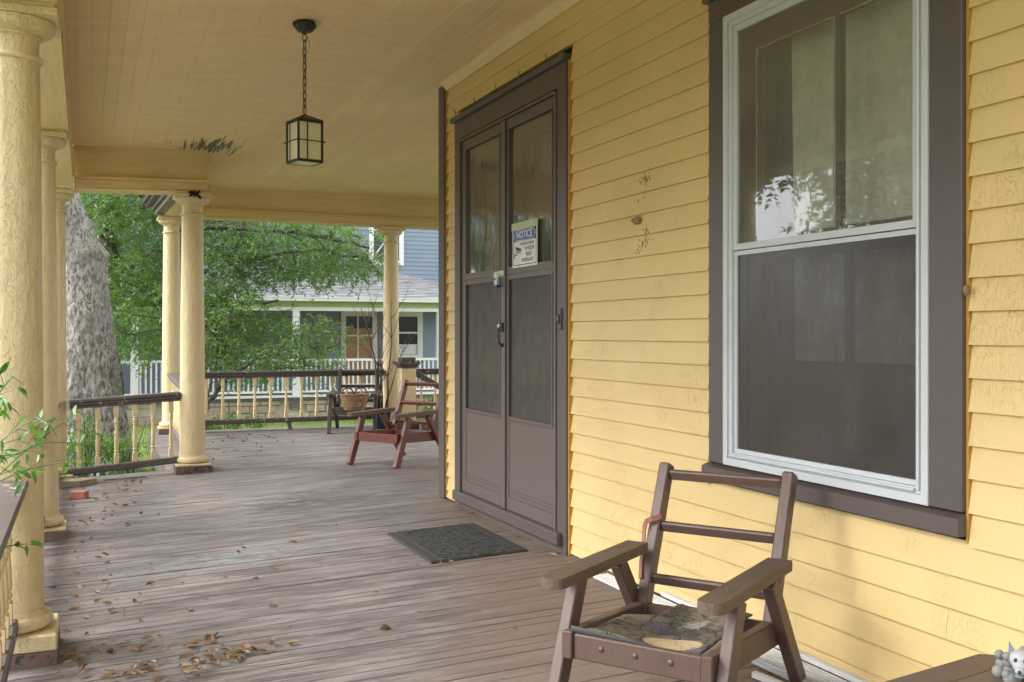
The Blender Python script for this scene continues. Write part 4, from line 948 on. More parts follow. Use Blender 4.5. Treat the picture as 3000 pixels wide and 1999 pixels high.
# upturned black front lip of the mat
m = MB(); vv = []
for i in range(21):
    u = i/20; x0 = 0.035+0.40*u; h = 0.034*(1-u)**0.8+0.003
    vv += [(x0, -0.004+0.02*u, 0.300-0.006*u), (x0-0.004, -0.022+0.02*u, 0.300+h-0.004*u)]
vv2 = [(a, b-0.005, c) for a, b, c in vv]; k = len(vv)
m.add(vv+vv2, [(2*i, 2*i+2, 2*i+3, 2*i+1) for i in range(20)]+[(k+2*i, k+2*i+1, k+2*i+3, k+2*i+2) for i in range(20)]+[(2*i+1, 2*i+3, k+2*i+3, k+2*i+1) for i in range(20)])
mo2 = bpy.data.objects.new('curled_lip', m.mesh('curled_lip', 'dark_rubber', 'all')); C.objects.link(mo2); mo2.parent = mt_
mt_.rotation_euler = (0, 0, yaw)

# wicker basket on far chair
bk = thing('wicker_basket', 'oval brown wicker basket with dark handles on the far armchair', 'basket', (3.07, 12.42+0.25, 0.0))
bx, by, bz = 3.10, 12.62, 0.30; ba = R(-22)
bxv, byv = Vector((math.cos(ba), math.sin(ba), 0)), Vector((-math.sin(ba), math.cos(ba), 0))
def BP(a, r, z): return Vector((bx, by, z))+bxv*math.cos(a)*r+byv*math.sin(a)*r*0.72
m = MB()
for j in range(15):
    z = bz+0.008+j*0.0125; r = 0.120+0.055*(j/14)**0.8
    m.tube([BP(2*math.pi*i/28, r+0.006*(1 if (i+j) % 2 else -1), z) for i in range(29)], 0.0052, 5)
m.build('woven_wall', 'wicker', bk, 'all')
m = MB(); m.tube([BP(2*math.pi*i/28, 0.182, bz+0.195+0.004*math.sin(i*1.7)) for i in range(29)], 0.011, 6); m.build('rim', 'wicker', bk, 'all')
m = MB(); m.prism([(0.115*math.cos(2*math.pi*i/20), 0.085*math.sin(2*math.pi*i/20)) for i in range(20)], (0, 0, 0.01), bxv, byv, (bx, by, bz)); m.build('bottom', 'wicker', bk)
for s_ in (-1, 1):
    m = MB(); pts = []
    for i in range(13):
        a = math.pi*i/12; pts.append(Vector((bx, by, bz+0.195+0.085*math.sin(a)))+bxv*(s_*0.075+0.075*math.cos(a))+byv*(s_*0.03+0.12*s_*0.3*math.sin(a)))
    m.tube(pts, 0.009, 7); m.build('handle', 'wicker_dark', bk, 'all')

# ================================================================== DOORMAT
x0, x1, y0, y1 = 1.775, 2.365, 5.455, 6.375; zf = lambda x, y: fz(x, y)+0.002
dm = thing('doormat', 'dark rubber doormat with raised cracked stone pattern at the door', 'doormat', (2.08, 5.9, fz(2.08, 5.9)))
dm.rotation_euler = (0, 0, 0)
def tilt(m_): m_.v = [(v[0], v[1], v[2]+fz(v[0], v[1])) for v in m_.v]; return m_
m = MB(); m.box((x0, y0, 0.002), (x1, y1, 0.009), 0.002); tilt(m).build('mat_base', 'mat_rubber', dm)
for xa in (x0+0.003, x1-0.055): m = MB(); m.box((xa, y0+0.01, 0.0095), (xa+0.052, y1-0.01, 0.013), 0.002); tilt(m).build('border_strip', 'mat_rubber', dm)
m = MB(); rr = random.Random(21); nr, nc = 9, 17; X0, X1, Y0, Y1 = x0+0.062, x1-0.062, y0+0.012, y1-0.012
pt = {}
for i in range(nr+1):
    for j in range(2*nc+1):
        jx = 0 if i in (0, nr) else rr.uniform(-0.013, 0.013); jy = 0 if j in (0, 2*nc) else rr.uniform(-0.012, 0.012)
        pt[i, j] = (X0+(X1-X0)*i/nr+jx, Y0+(Y1-Y0)*j/(2*nc)+jy)
for i in range(nr):
    j = 0 if i % 2 == 0 else -1
    while j < 2*nc:
        a, b = max(0, j), min(2*nc, j+2+(1 if rr.random() < 0.3 else 0))
        poly = [pt[i, t_] for t_ in range(a, b+1)]+[pt[i+1, t_] for t_ in range(b, a-1, -1)]
        cx_, cy_ = sum(p[0] for p in poly)/len(poly), sum(p[1] for p in poly)/len(poly)
        poly = [(cx_+(p[0]-cx_)*0.90, cy_+(p[1]-cy_)*0.92) for p in poly]
        h = rr.uniform(0.005, 0.008); top = [(cx_+(p[0]-cx_)*0.93, cy_+(p[1]-cy_)*0.93, 0.009+h) for p in poly]; k_ = len(poly)
        m.add([(p[0], p[1], 0.009) for p in poly]+top, [tuple(range(k_, 2*k_))[::-1]]+[(q, q+k_, (q+1) % k_+k_, (q+1) % k_) for q in range(k_)])
        j = b
tilt(m).build('stone_pattern', 'mat_rubber', dm, kind='stuff')

# ================================================================== BRICK, SIDING STRIPS, STONE SLAB
br = MB(); br.box((-0.10, -0.032, 0), (0.10, 0.058, 0.06), 0.003); o = br.build('loose_brick', 'brickred'); o.location = (-0.055, 9.17, fz(-0.05, 9.1)+0.001); o.scale = (0.62, 1, 1.0); o.rotation_euler = (0, 0, R(-22))
tag(o, 'single red brick lying on the floor near the left railing', 'brick')
sb = MB(); sb.prism([(-0.20, -0.10), (0.10, -0.13), (0.24, -0.02), (0.22, 0.06), (0.0, 0.10), (-0.2, 0.10)], (0, 0, 0.055)); o = sb.build('flat_stone', plain('tan_grey_stone', (0.26, 0.22, 0.16), 0.85)); o.location = (-0.15, 10.0, fz(-0.1, 10)+0.001)
tag(o, 'flat tan stone on the floor at the foot of the slim column', 'stone')
def strip(label, p, q, w_, h_, mat='white_plastic', nrib=0, dz=0.0):
    t = thing('siding_strip', label, 'siding strip', (*p, 0), 'loose white siding strips along the wall')
    P0 = Vector((p[0], p[1], fz(*p)+dz+h_/2+0.001)); Q0 = Vector((q[0], q[1], fz(*q)+dz+h_/2+0.001))
    m = MB(); m.bar(P0, Q0, w_, h_, ch=0.002); m.build('strip_body', mat, t)
    d = (Q0-P0).normalized(); sd_ = d.cross(Vector((0, 0, 1)))
    for i in range(nrib):
        k_ = (i+0.5)/nrib-0.5; m = MB(); off = sd_*k_*w_*0.86+Vector((0, 0, h_/2+0.003)); m.bar(P0+off, Q0+off, w_*0.10, 0.005, ch=0.0015); m.build('ribbed_edge', mat, t)
strip('long ribbed white siding strip lying against the wall base behind the near chair', (2.455, 4.72), (2.475, 2.0), 0.095, 0.012, nrib=4)
strip('narrow white strip on top of the siding, nearest the wall', (2.515, 4.2), (2.52, 1.9), 0.028, 0.02, dz=0.018)
strip('weathered grey edged strip under the right rear leg of the near chair', (2.375, 3.28), (2.41, 1.8), 0.06, 0.014, 'alum', 2)
strip('short white tube shaped strip lying out on the floor by the near chair', (2.268, 3.15), (2.345, 2.5), 0.024, 0.022)

# ================================================================== TABLE AND FIGURINE
tb = thing('side_table', 'brown wooden side table with clipped corners at the lower right', 'table', (2.0, 1.72, 0))
TH = R(11); tx, ty = Vector((math.cos(TH), math.sin(TH), 0)), Vector((-math.sin(TH), math.cos(TH), 0)); TO = Vector((1.985, 1.70, 0)); tz = 0.42
def TP(a, b, z): return TO+tx*a+ty*b+Vector((0, 0, z))
def tprism(nm, poly, z0, z1, mat='chair_arm'):
    m = MB(); m.prism(poly, (0, 0, z1-z0), tx, ty, TO+Vector((0, 0, z0))); return m.build(nm, mat, tb)
S_ = 0.265; cc = 0.055
M['table'] = paint('brown_table_paint', (0.115, 0.080, 0.062), mode='world', grain=(9, 60, 9), bump=0.5, rough=0.5, var=0.15, dirt=0.5, under=(0.22, 0.14, 0.08), thr=0.80)
tprism('end_board', [(-S_, 0.177), (S_, 0.177), (S_, S_-cc), (S_-cc, S_), (-S_+cc, S_), (-S_, S_-cc)], tz-0.024, tz, 'table')
for i, (a, b) in enumerate(((0.089, 0.174), (0.0, 0.086), (-0.089, -0.003), (-0.174, -0.092))): tprism('table_slat', [(-S_, a), (S_, a), (S_, b), (-S_, b)], tz-0.024, tz+0.0006*i, 'table')
tprism('end_board', [(-S_, -0.177), (-S_, -S_+cc), (-S_+cc, -S_), (S_-cc, -S_), (S_, -S_+cc), (S_, -0.177)][::-1], tz-0.024, tz, 'table')
for a in (-1, 1):
    for b in (-1, 1):
        m = MB(); p_ = TP(a*0.20, b*0.20, tz-0.025); q_ = TP(a*0.215, b*0.215, 0); q_.z = fz(q_.x, q_.y); m.bar(p_, q_, 0.045, 0.045); m.build('leg', 'table', tb)
    m = MB(); m.bar(TP(a*0.20, -0.177, tz-0.055), TP(a*0.20, 0.177, tz-0.055), 0.022, 0.055); m.build('apron', 'table', tb)
    m = MB(); m.bar(TP(-0.177, a*0.20, tz-0.055), TP(0.177, a*0.20, tz-0.055), 0.022, 0.055); m.build('apron', 'table', tb)
fx, fy = 2.062, 1.803
fg = thing('wolf_figurine', 'small resin wolf head figurine among grey rocks on the side table', 'figurine', (fx, fy, tz+0.002))
m = MB(); rr = random.Random(8)
for i in range(26):
    a = 2*math.pi*rr.random(); r = rr.uniform(0.02, 0.058); h = rr.uniform(0.005, 0.062)
    m.ball((fx+0.015+r*math.cos(a), fy+r*math.sin(a)*0.8+0.012, tz+h), rr.uniform(0.010, 0.019), 8, 6)
m.build('rock_base', 'rock', fg, 'all')
fd = Vector((-0.80, -0.6, 0)).normalized(); fs_ = Vector((-fd.y, fd.x, 0)) 
hc_ = Vector((fx-0.016, fy-0.016, tz+0.058))
m = MB(); m.ball(hc_, (0.026, 0.026, 0.024), 14, 10); m.ball(hc_+fd*0.018+Vector((0, 0, -0.010)), (0.018, 0.018, 0.015), 12, 8); m.ball(hc_+fd*0.032+Vector((0, 0, -0.018)), (0.012, 0.012, 0.010), 10, 8)
m.build('head', 'furw', fg, 'all')
m = MB()
for s_ in (-1, 1):
    b0 = hc_+fs_*s_*0.018+Vector((0, 0, 0.014)); m.add([b0+fs_*0.009, b0-fs_*0.009, b0-fd*0.010, b0+fs_*s_*0.008+Vector((0, 0, 0.030))], [(0, 1, 3), (1, 2, 3), (2, 0, 3), (0, 2, 1)])
m.build('ear', 'furb', fg)
m = MB(); m.ball(hc_+fd*0.041+Vector((0, 0, -0.018)), 0.0050, 8, 6)
for s_ in (-1, 1): m.ball(hc_+fd*0.0235+fs_*s_*0.010+Vector((0, 0, 0.004)), (0.004, 0.004, 0.0055), 8, 6)
m.build('eyes_and_nose', 'ink', fg, 'all')
m = MB(); m.ball(hc_+fd*0.026+Vector((0, 0, -0.031)), (0.012, 0.012, 0.006), 10, 6); m.build('lower_jaw', 'furb', fg, 'all')

# ================================================================== LEAVES helper
def leaf_quads(base, dirv, nrm, L, W):
    """base (N,3), dirv unit (N,3), nrm unit, L,W (N,) -> (N,4,3) slender leaf"""
    side = np.cross(dirv, nrm); side /= np.linalg.norm(side, axis=1, keepdims=True)+1e-9
    L = L[:, None]; W = W[:, None]; mid = base+dirv*L*0.45
    return np.stack([base, mid+side*W, base+dirv*L-nrm*L*0.08, mid-side*W], 1)
def unit(v): return v/(np.linalg.norm(v, axis=-1, keepdims=True)+1e-9)
def sprays(centres, rad, ntw, nlf, rs, L=(0.07, 0.11), W=0.010, droop=0.35, tw=(0.25, 0.5)):
    out = []; tws = []
    for (cx, cy, cz_) in centres:
        st = np.array([cx, cy, cz_])+rs.normal(0, 1, (ntw, 3))*np.array(rad)*0.5
        d = unit(rs.normal(0, 1, (ntw, 3))*np.array([1, 1, 0.35])-np.array([0, 0, droop])); ln = rs.uniform(*tw, ntw)
        t = np.linspace(0.1, 1, nlf)[None, :, None]
        pos = st[:, None]+d[:, None]*t*ln[:, None, None]+np.array([0, 0, -0.10])*t**2
        n_ = ntw*nlf; pos = pos.reshape(-1, 3)
        dd = unit(np.repeat(d, nlf, 0)*0.8+rs.normal(0, 0.65, (n_, 3))); nn = unit(rs.normal(0, 0.7, (n_, 3))+np.array([0, 0, 1]))
        out.append(leaf_quads(pos, dd, nn, rs.uniform(*L, n_), rs.uniform(0.7, 1.2, n_)*W))
        tws.append((st, d, ln))
    return np.concatenate(out), tws

# ================================================================== WILLOW OAK behind the porch
OAK = [(2.19,19.01,3.27),(0.89,20.96,3.27),(0.86,21.23,3.58),(4.72,19.55,3.25),(1.49,17.8,3.42),(0.01,20.14,3.07),(1.56,20.32,3.11),(2.23,18.76,2.97),(1.47,17.29,1.86),(-0.09,21.52,3.72),(2.49,18.03,2.93),(0.57,18.19,3.75),(1.87,19.34,3.33),(4.03,17.79,2.4),(0.22,18.34,2.42),(2.18,19.72,2.33),(1.23,20.27,2.35),(3.65,19.93,3.22),(2.85,16.73,1.85),(2.68,19.3,3.31),(2.28,17.55,2.06),(0.54,20.1,2.51),(2.2,19.27,2.75),(1.98,20.19,3.95),(3.1,20.2,2.05),(4.38,17.68,2.72),(2.06,20.74,3.12),(2.27,19.28,3.82),(3.68,17.35,3.17),(1.23,19.15,1.8),(3.76,18.32,3.05),(2.43,18.22,2.35),(3.33,16.62,1.82),(3.89,18.43,2.55),(1.84,20.32,2.77),(0.42,21.17,3.22),(0.46,19.24,1.79),(-0.1,19.34,3.75),(0.05,20.02,4.06),(1.73,19.79,4.13),(1.02,18.4,2.0),(3.42,16.95,2.11),(0.96,20.25,2.83),(3.07,17.03,3.2),(2.86,17.57,2.74),(0.19,18.39,3.47),(0.88,19.02,3.88),(-0.04,18.07,3.1),(1.19,17.51,3.79),(2.79,19.07,2.77),(3.76,16.79,2.87),(3.73,16.81,2.61),(0.39,20.96,2.92),(0.88,18.87,2.49),(2.6,19.47,3.65),(0.72,18.92,1.97),(1.69,20.88,3.44),(2.75,18.2,3.46),(1.33,19.11,2.7),(3.75,20.03,2.77),(3.17,17.63,2.11),(0.29,20.03,2.0),(1.73,19.73,2.44),(1.57,17.41,2.09),(2.15,20.39,1.91),(3.9,19.18,2.83),(0.52,21.34,2.25),(1.93,17.4,3.79),(4.69,19.32,2.58),(0.56,17.83,3.49),(0.47,18.66,3.28),(1.5,19.63,3.9),(1.39,20.86,3.72),(3.11,19.06,3.16),(0.29,18.68,3.79),(0.88,19.48,2.27),(3.08,19.32,2.38),(3.31,17.52,2.31),(1.14,17.93,3.09),(0.04,18.35,2.2),(0.96,19.86,3.71),(2.17,20.36,3.71),(4.64,17.67,2.52),(1.08,19.31,2.96),(2.21,18.19,1.86),(0.04,20.59,2.8),(1.21,19.83,3.91),(3.04,18.02,2.52),(2.3,17.68,2.69),(1.45,19.32,2.24),(0.7,21.27,3.08)]
SM = [(0.42,16.65,1.44),(3.65,16.5,1.24),(2.13,16.65,1.56),(2.7,16.67,0.71),(3.31,19.01,1.56),(1.19,18.48,1.34),(0.84,18.87,1.05),(3.61,17.25,1.06),(2.66,18.31,1.13),(1.81,19.5,1.7),(3.01,15.6,0.89),(1.65,16.27,1.25),(3.32,16.19,1.39),(0.43,20.2,1.13),(2.75,15.73,1.08),(2.67,18.33,1.58),(3.48,18.03,1.2),(2.08,17.26,1.1),(4.3,18.76,0.93),(1.48,18.47,1.4),(2.37,16.31,0.79),(2.16,19.0,0.8),(0.66,16.9,1.54),(1.49,16.37,1.0),(2.29,17.62,0.67),(1.22,16.57,0.98),(1.02,17.68,1.54),(2.18,19.37,1.62),(2.42,18.24,1.35),(2.27,16.48,1.75),(2.98,19.28,1.32),(3.69,17.46,0.69),(2.7,16.56,0.92),(2.31,17.31,0.94),(1.11,17.95,1.09),(3.2,18.18,1.31),(0.6,16.7,1.24),(1.47,18.26,1.16),(2.17,18.7,1.32)]
OAK = [q for q in OAK if not (q[2] < 2.25 and q[0] > 2.75)]
SM = [q for q in SM if q[0] < 3.7]
rs = np.random.RandomState(12)
def limb_mesh(m, pts, r0, r1, n=8, wob=0.05):
    P_ = [Vector(p) for p in pts]; out = []
    for i in range(len(P_)-1):
        for k in range(4):
            q = P_[i].lerp(P_[i+1], k/4); out.append(q+Vector(rs.normal(0, wob*0.5, 3)))
    out.append(P_[-1]); L_ = len(out); m.tube(out, [r0+(r1-r0)*i/(L_-1) for i in range(L_)], n); return out
def tree_from(name, label, cat, base, trunk, limbs, centres, leafmat_, barkm, seed, rad, ntw, nlf, L, W, r=(0.16, 0.09), extra=None, droop=0.35):
    t = thing(name, label, cat, base); rs_ = np.random.RandomState(seed)
    m = MB(); limb_mesh(m, trunk, *r, n=10, wob=0.03); m.build('trunk', barkm, t, 'all')
    allp = []
    for (pts, a, b) in limbs:
        mm = MB(); allp += limb_mesh(mm, pts, a, b); mm.build('limb', barkm, t, 'all')
    V, tws = sprays(centres, rad, ntw, nlf, rs_, L, W, droop)
    mm = MB()
    for c, (st_, d_, ln_) in zip(centres, tws):
        c = Vector(c); q = min(allp, key=lambda p: (p-c).length); mid = (q+c)/2+Vector((0, 0, 0.12))
        mm.tube([q, mid, c], [0.022, 0.013, 0.006], 4)
        for i in range(0, len(st_), 3):
            e = Vector(st_[i]); mm.tube([c, e, e+Vector(d_[i])*float(ln_[i])], [0.005, 0.0035, 0.002], 3)
    mm.build('branches', barkm, t, kind='stuff')
    np_mesh('foliage', V, 4, leafmat_, t); return t
oak = tree_from('willow_oak', 'leafy willow oak with long drooping branches across the blue house', 'tree', (0.48, 20.4, -0.78),
    [(0.48, 20.4, -0.80), (0.48, 20.37, 0.51), (0.39, 20.41, 1.48), (0.48, 20.37, 2.4), (0.36, 20.42, 3.08), (0.29, 20.45, 3.81), (0.24, 20.47, 4.77), (0.3, 20.5, 6.5)],
    [([(0.36, 20.42, 3.08), (0.69, 19.74, 3.28), (1.18, 19.0, 3.48), (1.73, 18.23, 3.68)], 0.07, 0.035),
     ([(0.48, 20.37, 2.4), (1.01, 19.61, 2.63), (1.64, 18.81, 2.72), (2.48, 17.91, 2.57), (3.34, 17.02, 2.67), (4.14, 16.69, 2.53)], 0.075, 0.018),
     ([(0.41, 20.4, 1.8), (1.29, 18.95, 1.84), (2.21, 18.03, 1.75), (2.94, 17.18, 1.81)], 0.055, 0.018),
     ([(0.32, 20.44, 3.57), (1.57, 18.84, 3.09), (2.76, 17.8, 3.09), (3.74, 16.85, 2.85), (4.34, 16.6, 2.67)], 0.06, 0.018),
     ([(0.3, 20.4, 4.4), (1.9, 20.0, 4.3), (3.4, 19.6, 3.9), (4.9, 19.4, 3.1)], 0.07, 0.02),
     ([(0.41, 20.4, 1.31), (0.94, 19.1, 1.01), (1.5, 18.0, 1.02), (2.15, 17.51, 1.09)], 0.045, 0.015)],
    OAK, 'leaf', 'bark2', 5, (0.46, 0.46, 0.24), 38, 16, (0.07, 0.115), 0.0125, (0.15, 0.10))
sm = tree_from('small_tree', 'small many stemmed tree leaning right, in front of the stone foundation', 'tree', (1.66, 16.09, -0.78),
    [(1.60, 16.1, -0.80), (1.66, 16.09, -0.04), (1.7, 16.08, 0.19), (1.87, 16.01, 0.45)],
    [([(1.87, 16.01, 0.45), (2.12, 16.01, 0.72), (2.49, 16.07, 0.89), (3.15, 16.02, 1.03), (3.65, 15.9, 1.1)], 0.036, 0.010),
     ([(1.69, 16.08, 0.15), (1.79, 16.15, 0.64), (1.87, 16.33, 1.04), (2.02, 16.48, 1.44)], 0.022, 0.009),
     ([(2.12, 16.01, 0.72), (2.74, 15.97, 0.7), (3.27, 15.96, 0.76)], 0.020, 0.007),
     ([(1.87, 16.01, 0.45), (1.69, 16.41, 0.9), (1.48, 16.93, 1.24)], 0.022, 0.008)],
    SM, 'leaf', 'bark2', 9, (0.38, 0.38, 0.17), 28, 15, (0.06, 0.10), 0.0115, (0.045, 0.035))

# ================================================================== BIG GREY TRUNK
gt = thing('old_tree', 'massive old tree with pale grey knobbly trunk behind the corner railing', 'tree', (0.2, 16.2, -0.78))
nseg, nrow = 110, 300; vs = []
for j in range(nrow+1):
    z = -0.80+7.2*j/nrow; k = (z+0.8)
    r = 0.36+0.16*math.exp(-k*1.6)-0.012*k
    if z > 1.9: r *= 1-0.16*smooth01((z-1.9)/1.2)
    cy = 16.2; cx = float(np.interp(z, [-0.8, -0.3, 0.4, 1.5, 2.2, 2.45, 2.65, 3.17, 4.0, 6.4], [0.66, 0.56, 0.45, 0.37, 0.29, 0.25, 0.15, -0.06, -0.26, -0.6]))-r
    for i in range(nseg):
        a = 2*math.pi*i/nseg; v = Vector((math.cos(a), math.sin(a), 0))
        flare = 1+0.16*math.exp(-k*1.1)*math.sin(a*5+1)
        p = Vector((cx, cy, z))+v*r*flare
        d = 0.024*mn.fractal(Vector((p.x*3.0, p.y*3.0, p.z*1.3)), 1.0, 2.0, 4)
        kn = mn.cell(Vector((p.x*0.01+i//3, z*11//1, 3.3))); vn = mn.voronoi(Vector((p.x*3.2, p.y*3.2, p.z*3.0)))[0][0]
        d += 0.030*max(0, 0.20-vn)/0.20
        ridge = mn.noise(Vector((a*11+mn.noise(Vector((a*2, 1, z*2)))*1.5, 0, z*2.6))); d += 0.034*(1-abs(ridge)*2.6)*smooth01((1.7-z)/1.6)
        if math.cos(a+0.5) > 0.2: d += 0.06*math.exp(-((z-2.42)/0.10)**2)*math.cos(a+0.5)
        d += 0.016*mn.fractal(Vector((p.x*14, p.y*14, p.z*7)), 1.0, 2.0, 3)
        vs.append(p+v*d)
fs = [(j*nseg+i, j*nseg+(i+1) % nseg, (j+1)*nseg+(i+1) % nseg, (j+1)*nseg+i) for j in range(nrow) for i in range(nseg)]
MB().add(vs, fs).build('trunk', 'bark', gt, 'all')
for (pts, a, b) in (([(-0.35, 16.2, 6.2), (-1.2, 16.6, 7.6), (-2.4, 17.2, 8.8)], 0.22, 0.08), ([(-0.3, 16.2, 6.2), (0.4, 16.8, 7.8), (1.4, 17.6, 9.2)], 0.2, 0.07), ([(-0.35, 16.2, 6.0), (-0.6, 15.5, 8.0), (-0.5, 14.4, 9.6)], 0.2, 0.07)):
    mm = MB(); limb_mesh(mm, pts, a, b); mm.build('limb', 'bark', gt, 'all')
rs_ = np.random.RandomState(31)
cen = [tuple(c) for c in (rs_.normal(0, 1, (60, 3))*np.array([2.4, 2.4, 1.1])+np.array([-0.5, 16.6, 9.6]))]
V, _ = sprays(cen, (0.9, 0.9, 0.5), 14, 10, rs_, (0.14, 0.22), 0.03); np_mesh('crown', V, 4, 'leaf', gt)

# ================================================================== distant trees, and unseen trees added left to feed the reflections
def far_tree(label, x, y, h, rx, seed, name='shade_tree', dens=62, zc=0.50):
    t = thing(name, label, 'tree', (x, y, -0.78), 'trees standing around the yard'); r_ = np.random.RandomState(seed)
    m = MB(); m.tube([(x, y, -0.8), (x+0.1, y, h*0.3), (x-0.1, y+0.1, h*0.7)], [0.30, 0.22, 0.08], 8)
    for k in range(6):
        a = r_.uniform(0, 6.28); z0_ = h*r_.uniform(0.25, 0.5); m.tube([(x, y, z0_), (x+math.cos(a)*rx*0.5, y+math.sin(a)*rx*0.5, z0_+h*0.18), (x+math.cos(a)*rx*0.85, y+math.sin(a)*rx*0.85, z0_+h*0.25)], [0.10, 0.06, 0.03], 5)
    m.build('trunk', 'bark2', t, 'all')
    c = unit(r_.normal(0, 1, (dens, 3)))*(r_.rand(dens, 1)**0.45)*np.array([rx, rx, h*0.36])+np.array([x, y, h*zc])
    V, _ = sprays([tuple(q) for q in c], (rx*0.22, rx*0.22, rx*0.16), 42, 10, r_, (0.13, 0.22), 0.038, tw=(0.4, 0.8)); np_mesh('crown', V, 4, 'leaf_far', t)
for a in (('tall shade tree reflected at the left side of the window', -11, 13.5, 8, 3.6, 1, 'shade_tree', 46), ('broad shade tree reflected in the middle of the window glass', -14, 20, 10, 4.2, 2, 'shade_tree', 56), ('shade tree across the yard reflected in the door glass', -9, 30, 8.5, 3.2, 3), ('low shade tree at the far left of the yard', -19, 15, 9, 4.0, 7, 'shade_tree', 60),
          ('far left shade tree beyond the old grey trunk', -4.5, 29, 10, 3.6, 4), ('dark tree behind the left end of the blue house', -1.5, 38, 12, 4.5, 6), ('shade tree to the left of the porch, out in the yard', -13, 2, 8, 3.0, 8)):
    far_tree(*a)

# ================================================================== SHRUBS
def shrub(name, label, cx, cy, z0, rx, h, ns, leafm, seed, L=(0.05, 0.08), W=0.012, stems=7):
    t = thing(name, label, 'shrub', (cx, cy, z0)); r_ = np.random.RandomState(seed); m = MB(); cen = []
    for k in range(stems):
        a = r_.uniform(0, 6.28); e = Vector((cx+math.cos(a)*rx*r_.uniform(0.2, 0.9), cy+math.sin(a)*rx*0.6, z0+h*r_.uniform(0.6, 1))); m.tube([(cx+r_.uniform(-.08, .08), cy, z0-0.02), ((cx+e.x)/2, (cy+e.y)/2, z0+(e.z-z0)*0.6), e], [0.011, 0.008, 0.004], 5)
    m.build('stems', 'bark2', t)
    for k in range(ns): a = r_.uniform(0, 6.28); q = r_.rand()**0.5; cen.append((cx+math.cos(a)*rx*q, cy+math.sin(a)*rx*0.7*q, z0+h*(0.25+0.75*r_.rand())*(1-0.3*q)))
    V, _ = sprays(cen, (0.10, 0.10, 0.08), 7, 9, r_, L, W, 0.1, (0.08, 0.2)); np_mesh('foliage', V, 4, leafm, t)
shrub('nandina_shrub', 'bright green shrub against the left side of the grey trunk', 0.02, 12.0, -0.78, 0.34, 1.30, 34, 'leaf2', 41)
shrub('nandina_shrub', 'thin darker shrub at the right foot of the grey trunk', 0.46, 13.6, -0.78, 0.30, 0.95, 12, 'leaf', 42, stems=9)
shrub('foundation_shrub', 'low yellow green bush on the lawn by the stone foundation', 2.45, 20.0, -0.78, 0.62, 0.62, 26, 'leaf2', 43, (0.05, 0.08), 0.014)
shrub('foundation_shrub', 'small bush by the foundation seen right of the newel post', 7.4, 23.0, -0.78, 0.5, 0.6, 16, 'leaf2', 44, (0.06, 0.1), 0.015)

# dead twigs in a pot by the lone column
dp = thing('dead_plant', 'bare dead twigs rising from a dark blue pot before the far column', 'plant', (3.62, 13.25, 0))
MB().lathe([(0.09, 0), (0.115, 0.12), (0.13, 0.21), (0.14, 0.215), (0.14, 0.24), (0.12, 0.24), (0.11, 0.2)], (3.62, 13.25, 0.001), 20).build('pot', 'terracotta', dp, True)
rr = random.Random(17)
def twig(p, d, L_, r_, lvl, m_):
    pts = [Vector(p)]; d = Vector(d).normalized(); n_ = 6
    for i in range(n_):
        d = (d+Vector((rr.gauss(0, .11), rr.gauss(0, .08), 0.05))).normalized(); pts.append(pts[-1]+d*L_/n_)
    m_.tube(pts, [r_*(1-0.75*i/n_) for i in range(n_+1)], 5)
    if lvl:
        for k in range(5 if lvl == 2 else 3):
            i = rr.randint(2, n_); a = rr.uniform(0, 6.28); twig(pts[i], d+Vector((math.cos(a), math.sin(a)*0.7, 0.2))*0.9, L_*rr.uniform(0.2, 0.38), r_*0.35, lvl-1, m_)
for k in range(6):
    m = MB(); a = rr.uniform(0, 6.28); twig((3.65+0.05*math.cos(a), 13.25+0.05*math.sin(a), 0.18), (0.05*math.cos(a)+0.03, 0.05*math.sin(a), 1), rr.uniform(1.05, 1.55), rr.uniform(0.011, 0.018), 2, m); m.build('stem', 'twig', dp, 'all')

# nandina sprigs reaching in at the left, each leaf its own part
pl = thing('nandina_plant', 'green leafy sprigs reaching over the near railing at the left edge', 'plant', (-0.75, 4.2, -0.78))
rr = random.Random(23); leaf_me = []
for v in range(4):
    m = MB(); L_ = 1.0; prof = [(0, 0.004), (0.18, 0.10), (0.42, 0.155), (0.7, 0.10), (1.0, 0.0)]; vv = []
    bend = 0.10+0.08*v
    for (t_, w_) in prof: vv += [(t_, w_, -bend*t_*t_+0.05*w_), (t_, 0, -bend*t_*t_-0.02), (t_, -w_, -bend*t_*t_+0.05*w_)]
    fs = []
    for i in range(4): fs += [(3*i, 3*i+1, 3*i+4, 3*i+3), (3*i+1, 3*i+2, 3*i+5, 3*i+4)]
    leaf_me.append(m.add(vv, fs).mesh('leaf', 'leaf3', 'all'))
def leafobj(p, d, L_, par, me=None, name='leaf', roll=None):
    d = Vector(d).normalized(); up = Vector((rr.gauss(0, .5), rr.gauss(0, .5), 1)); s_ = up.cross(d).normalized(); u = d.cross(s_)
    mt = Matrix((d*L_, s_*L_, u*L_)).transposed().to_4x4(); mt.translation = Vector(p)-rootloc(par)
    o = bpy.data.objects.new(name, me or rr.choice(leaf_me)); C.objects.link(o); o.parent = par; o.matrix_basis = mt; return o
m = MB(); nleaf = 0
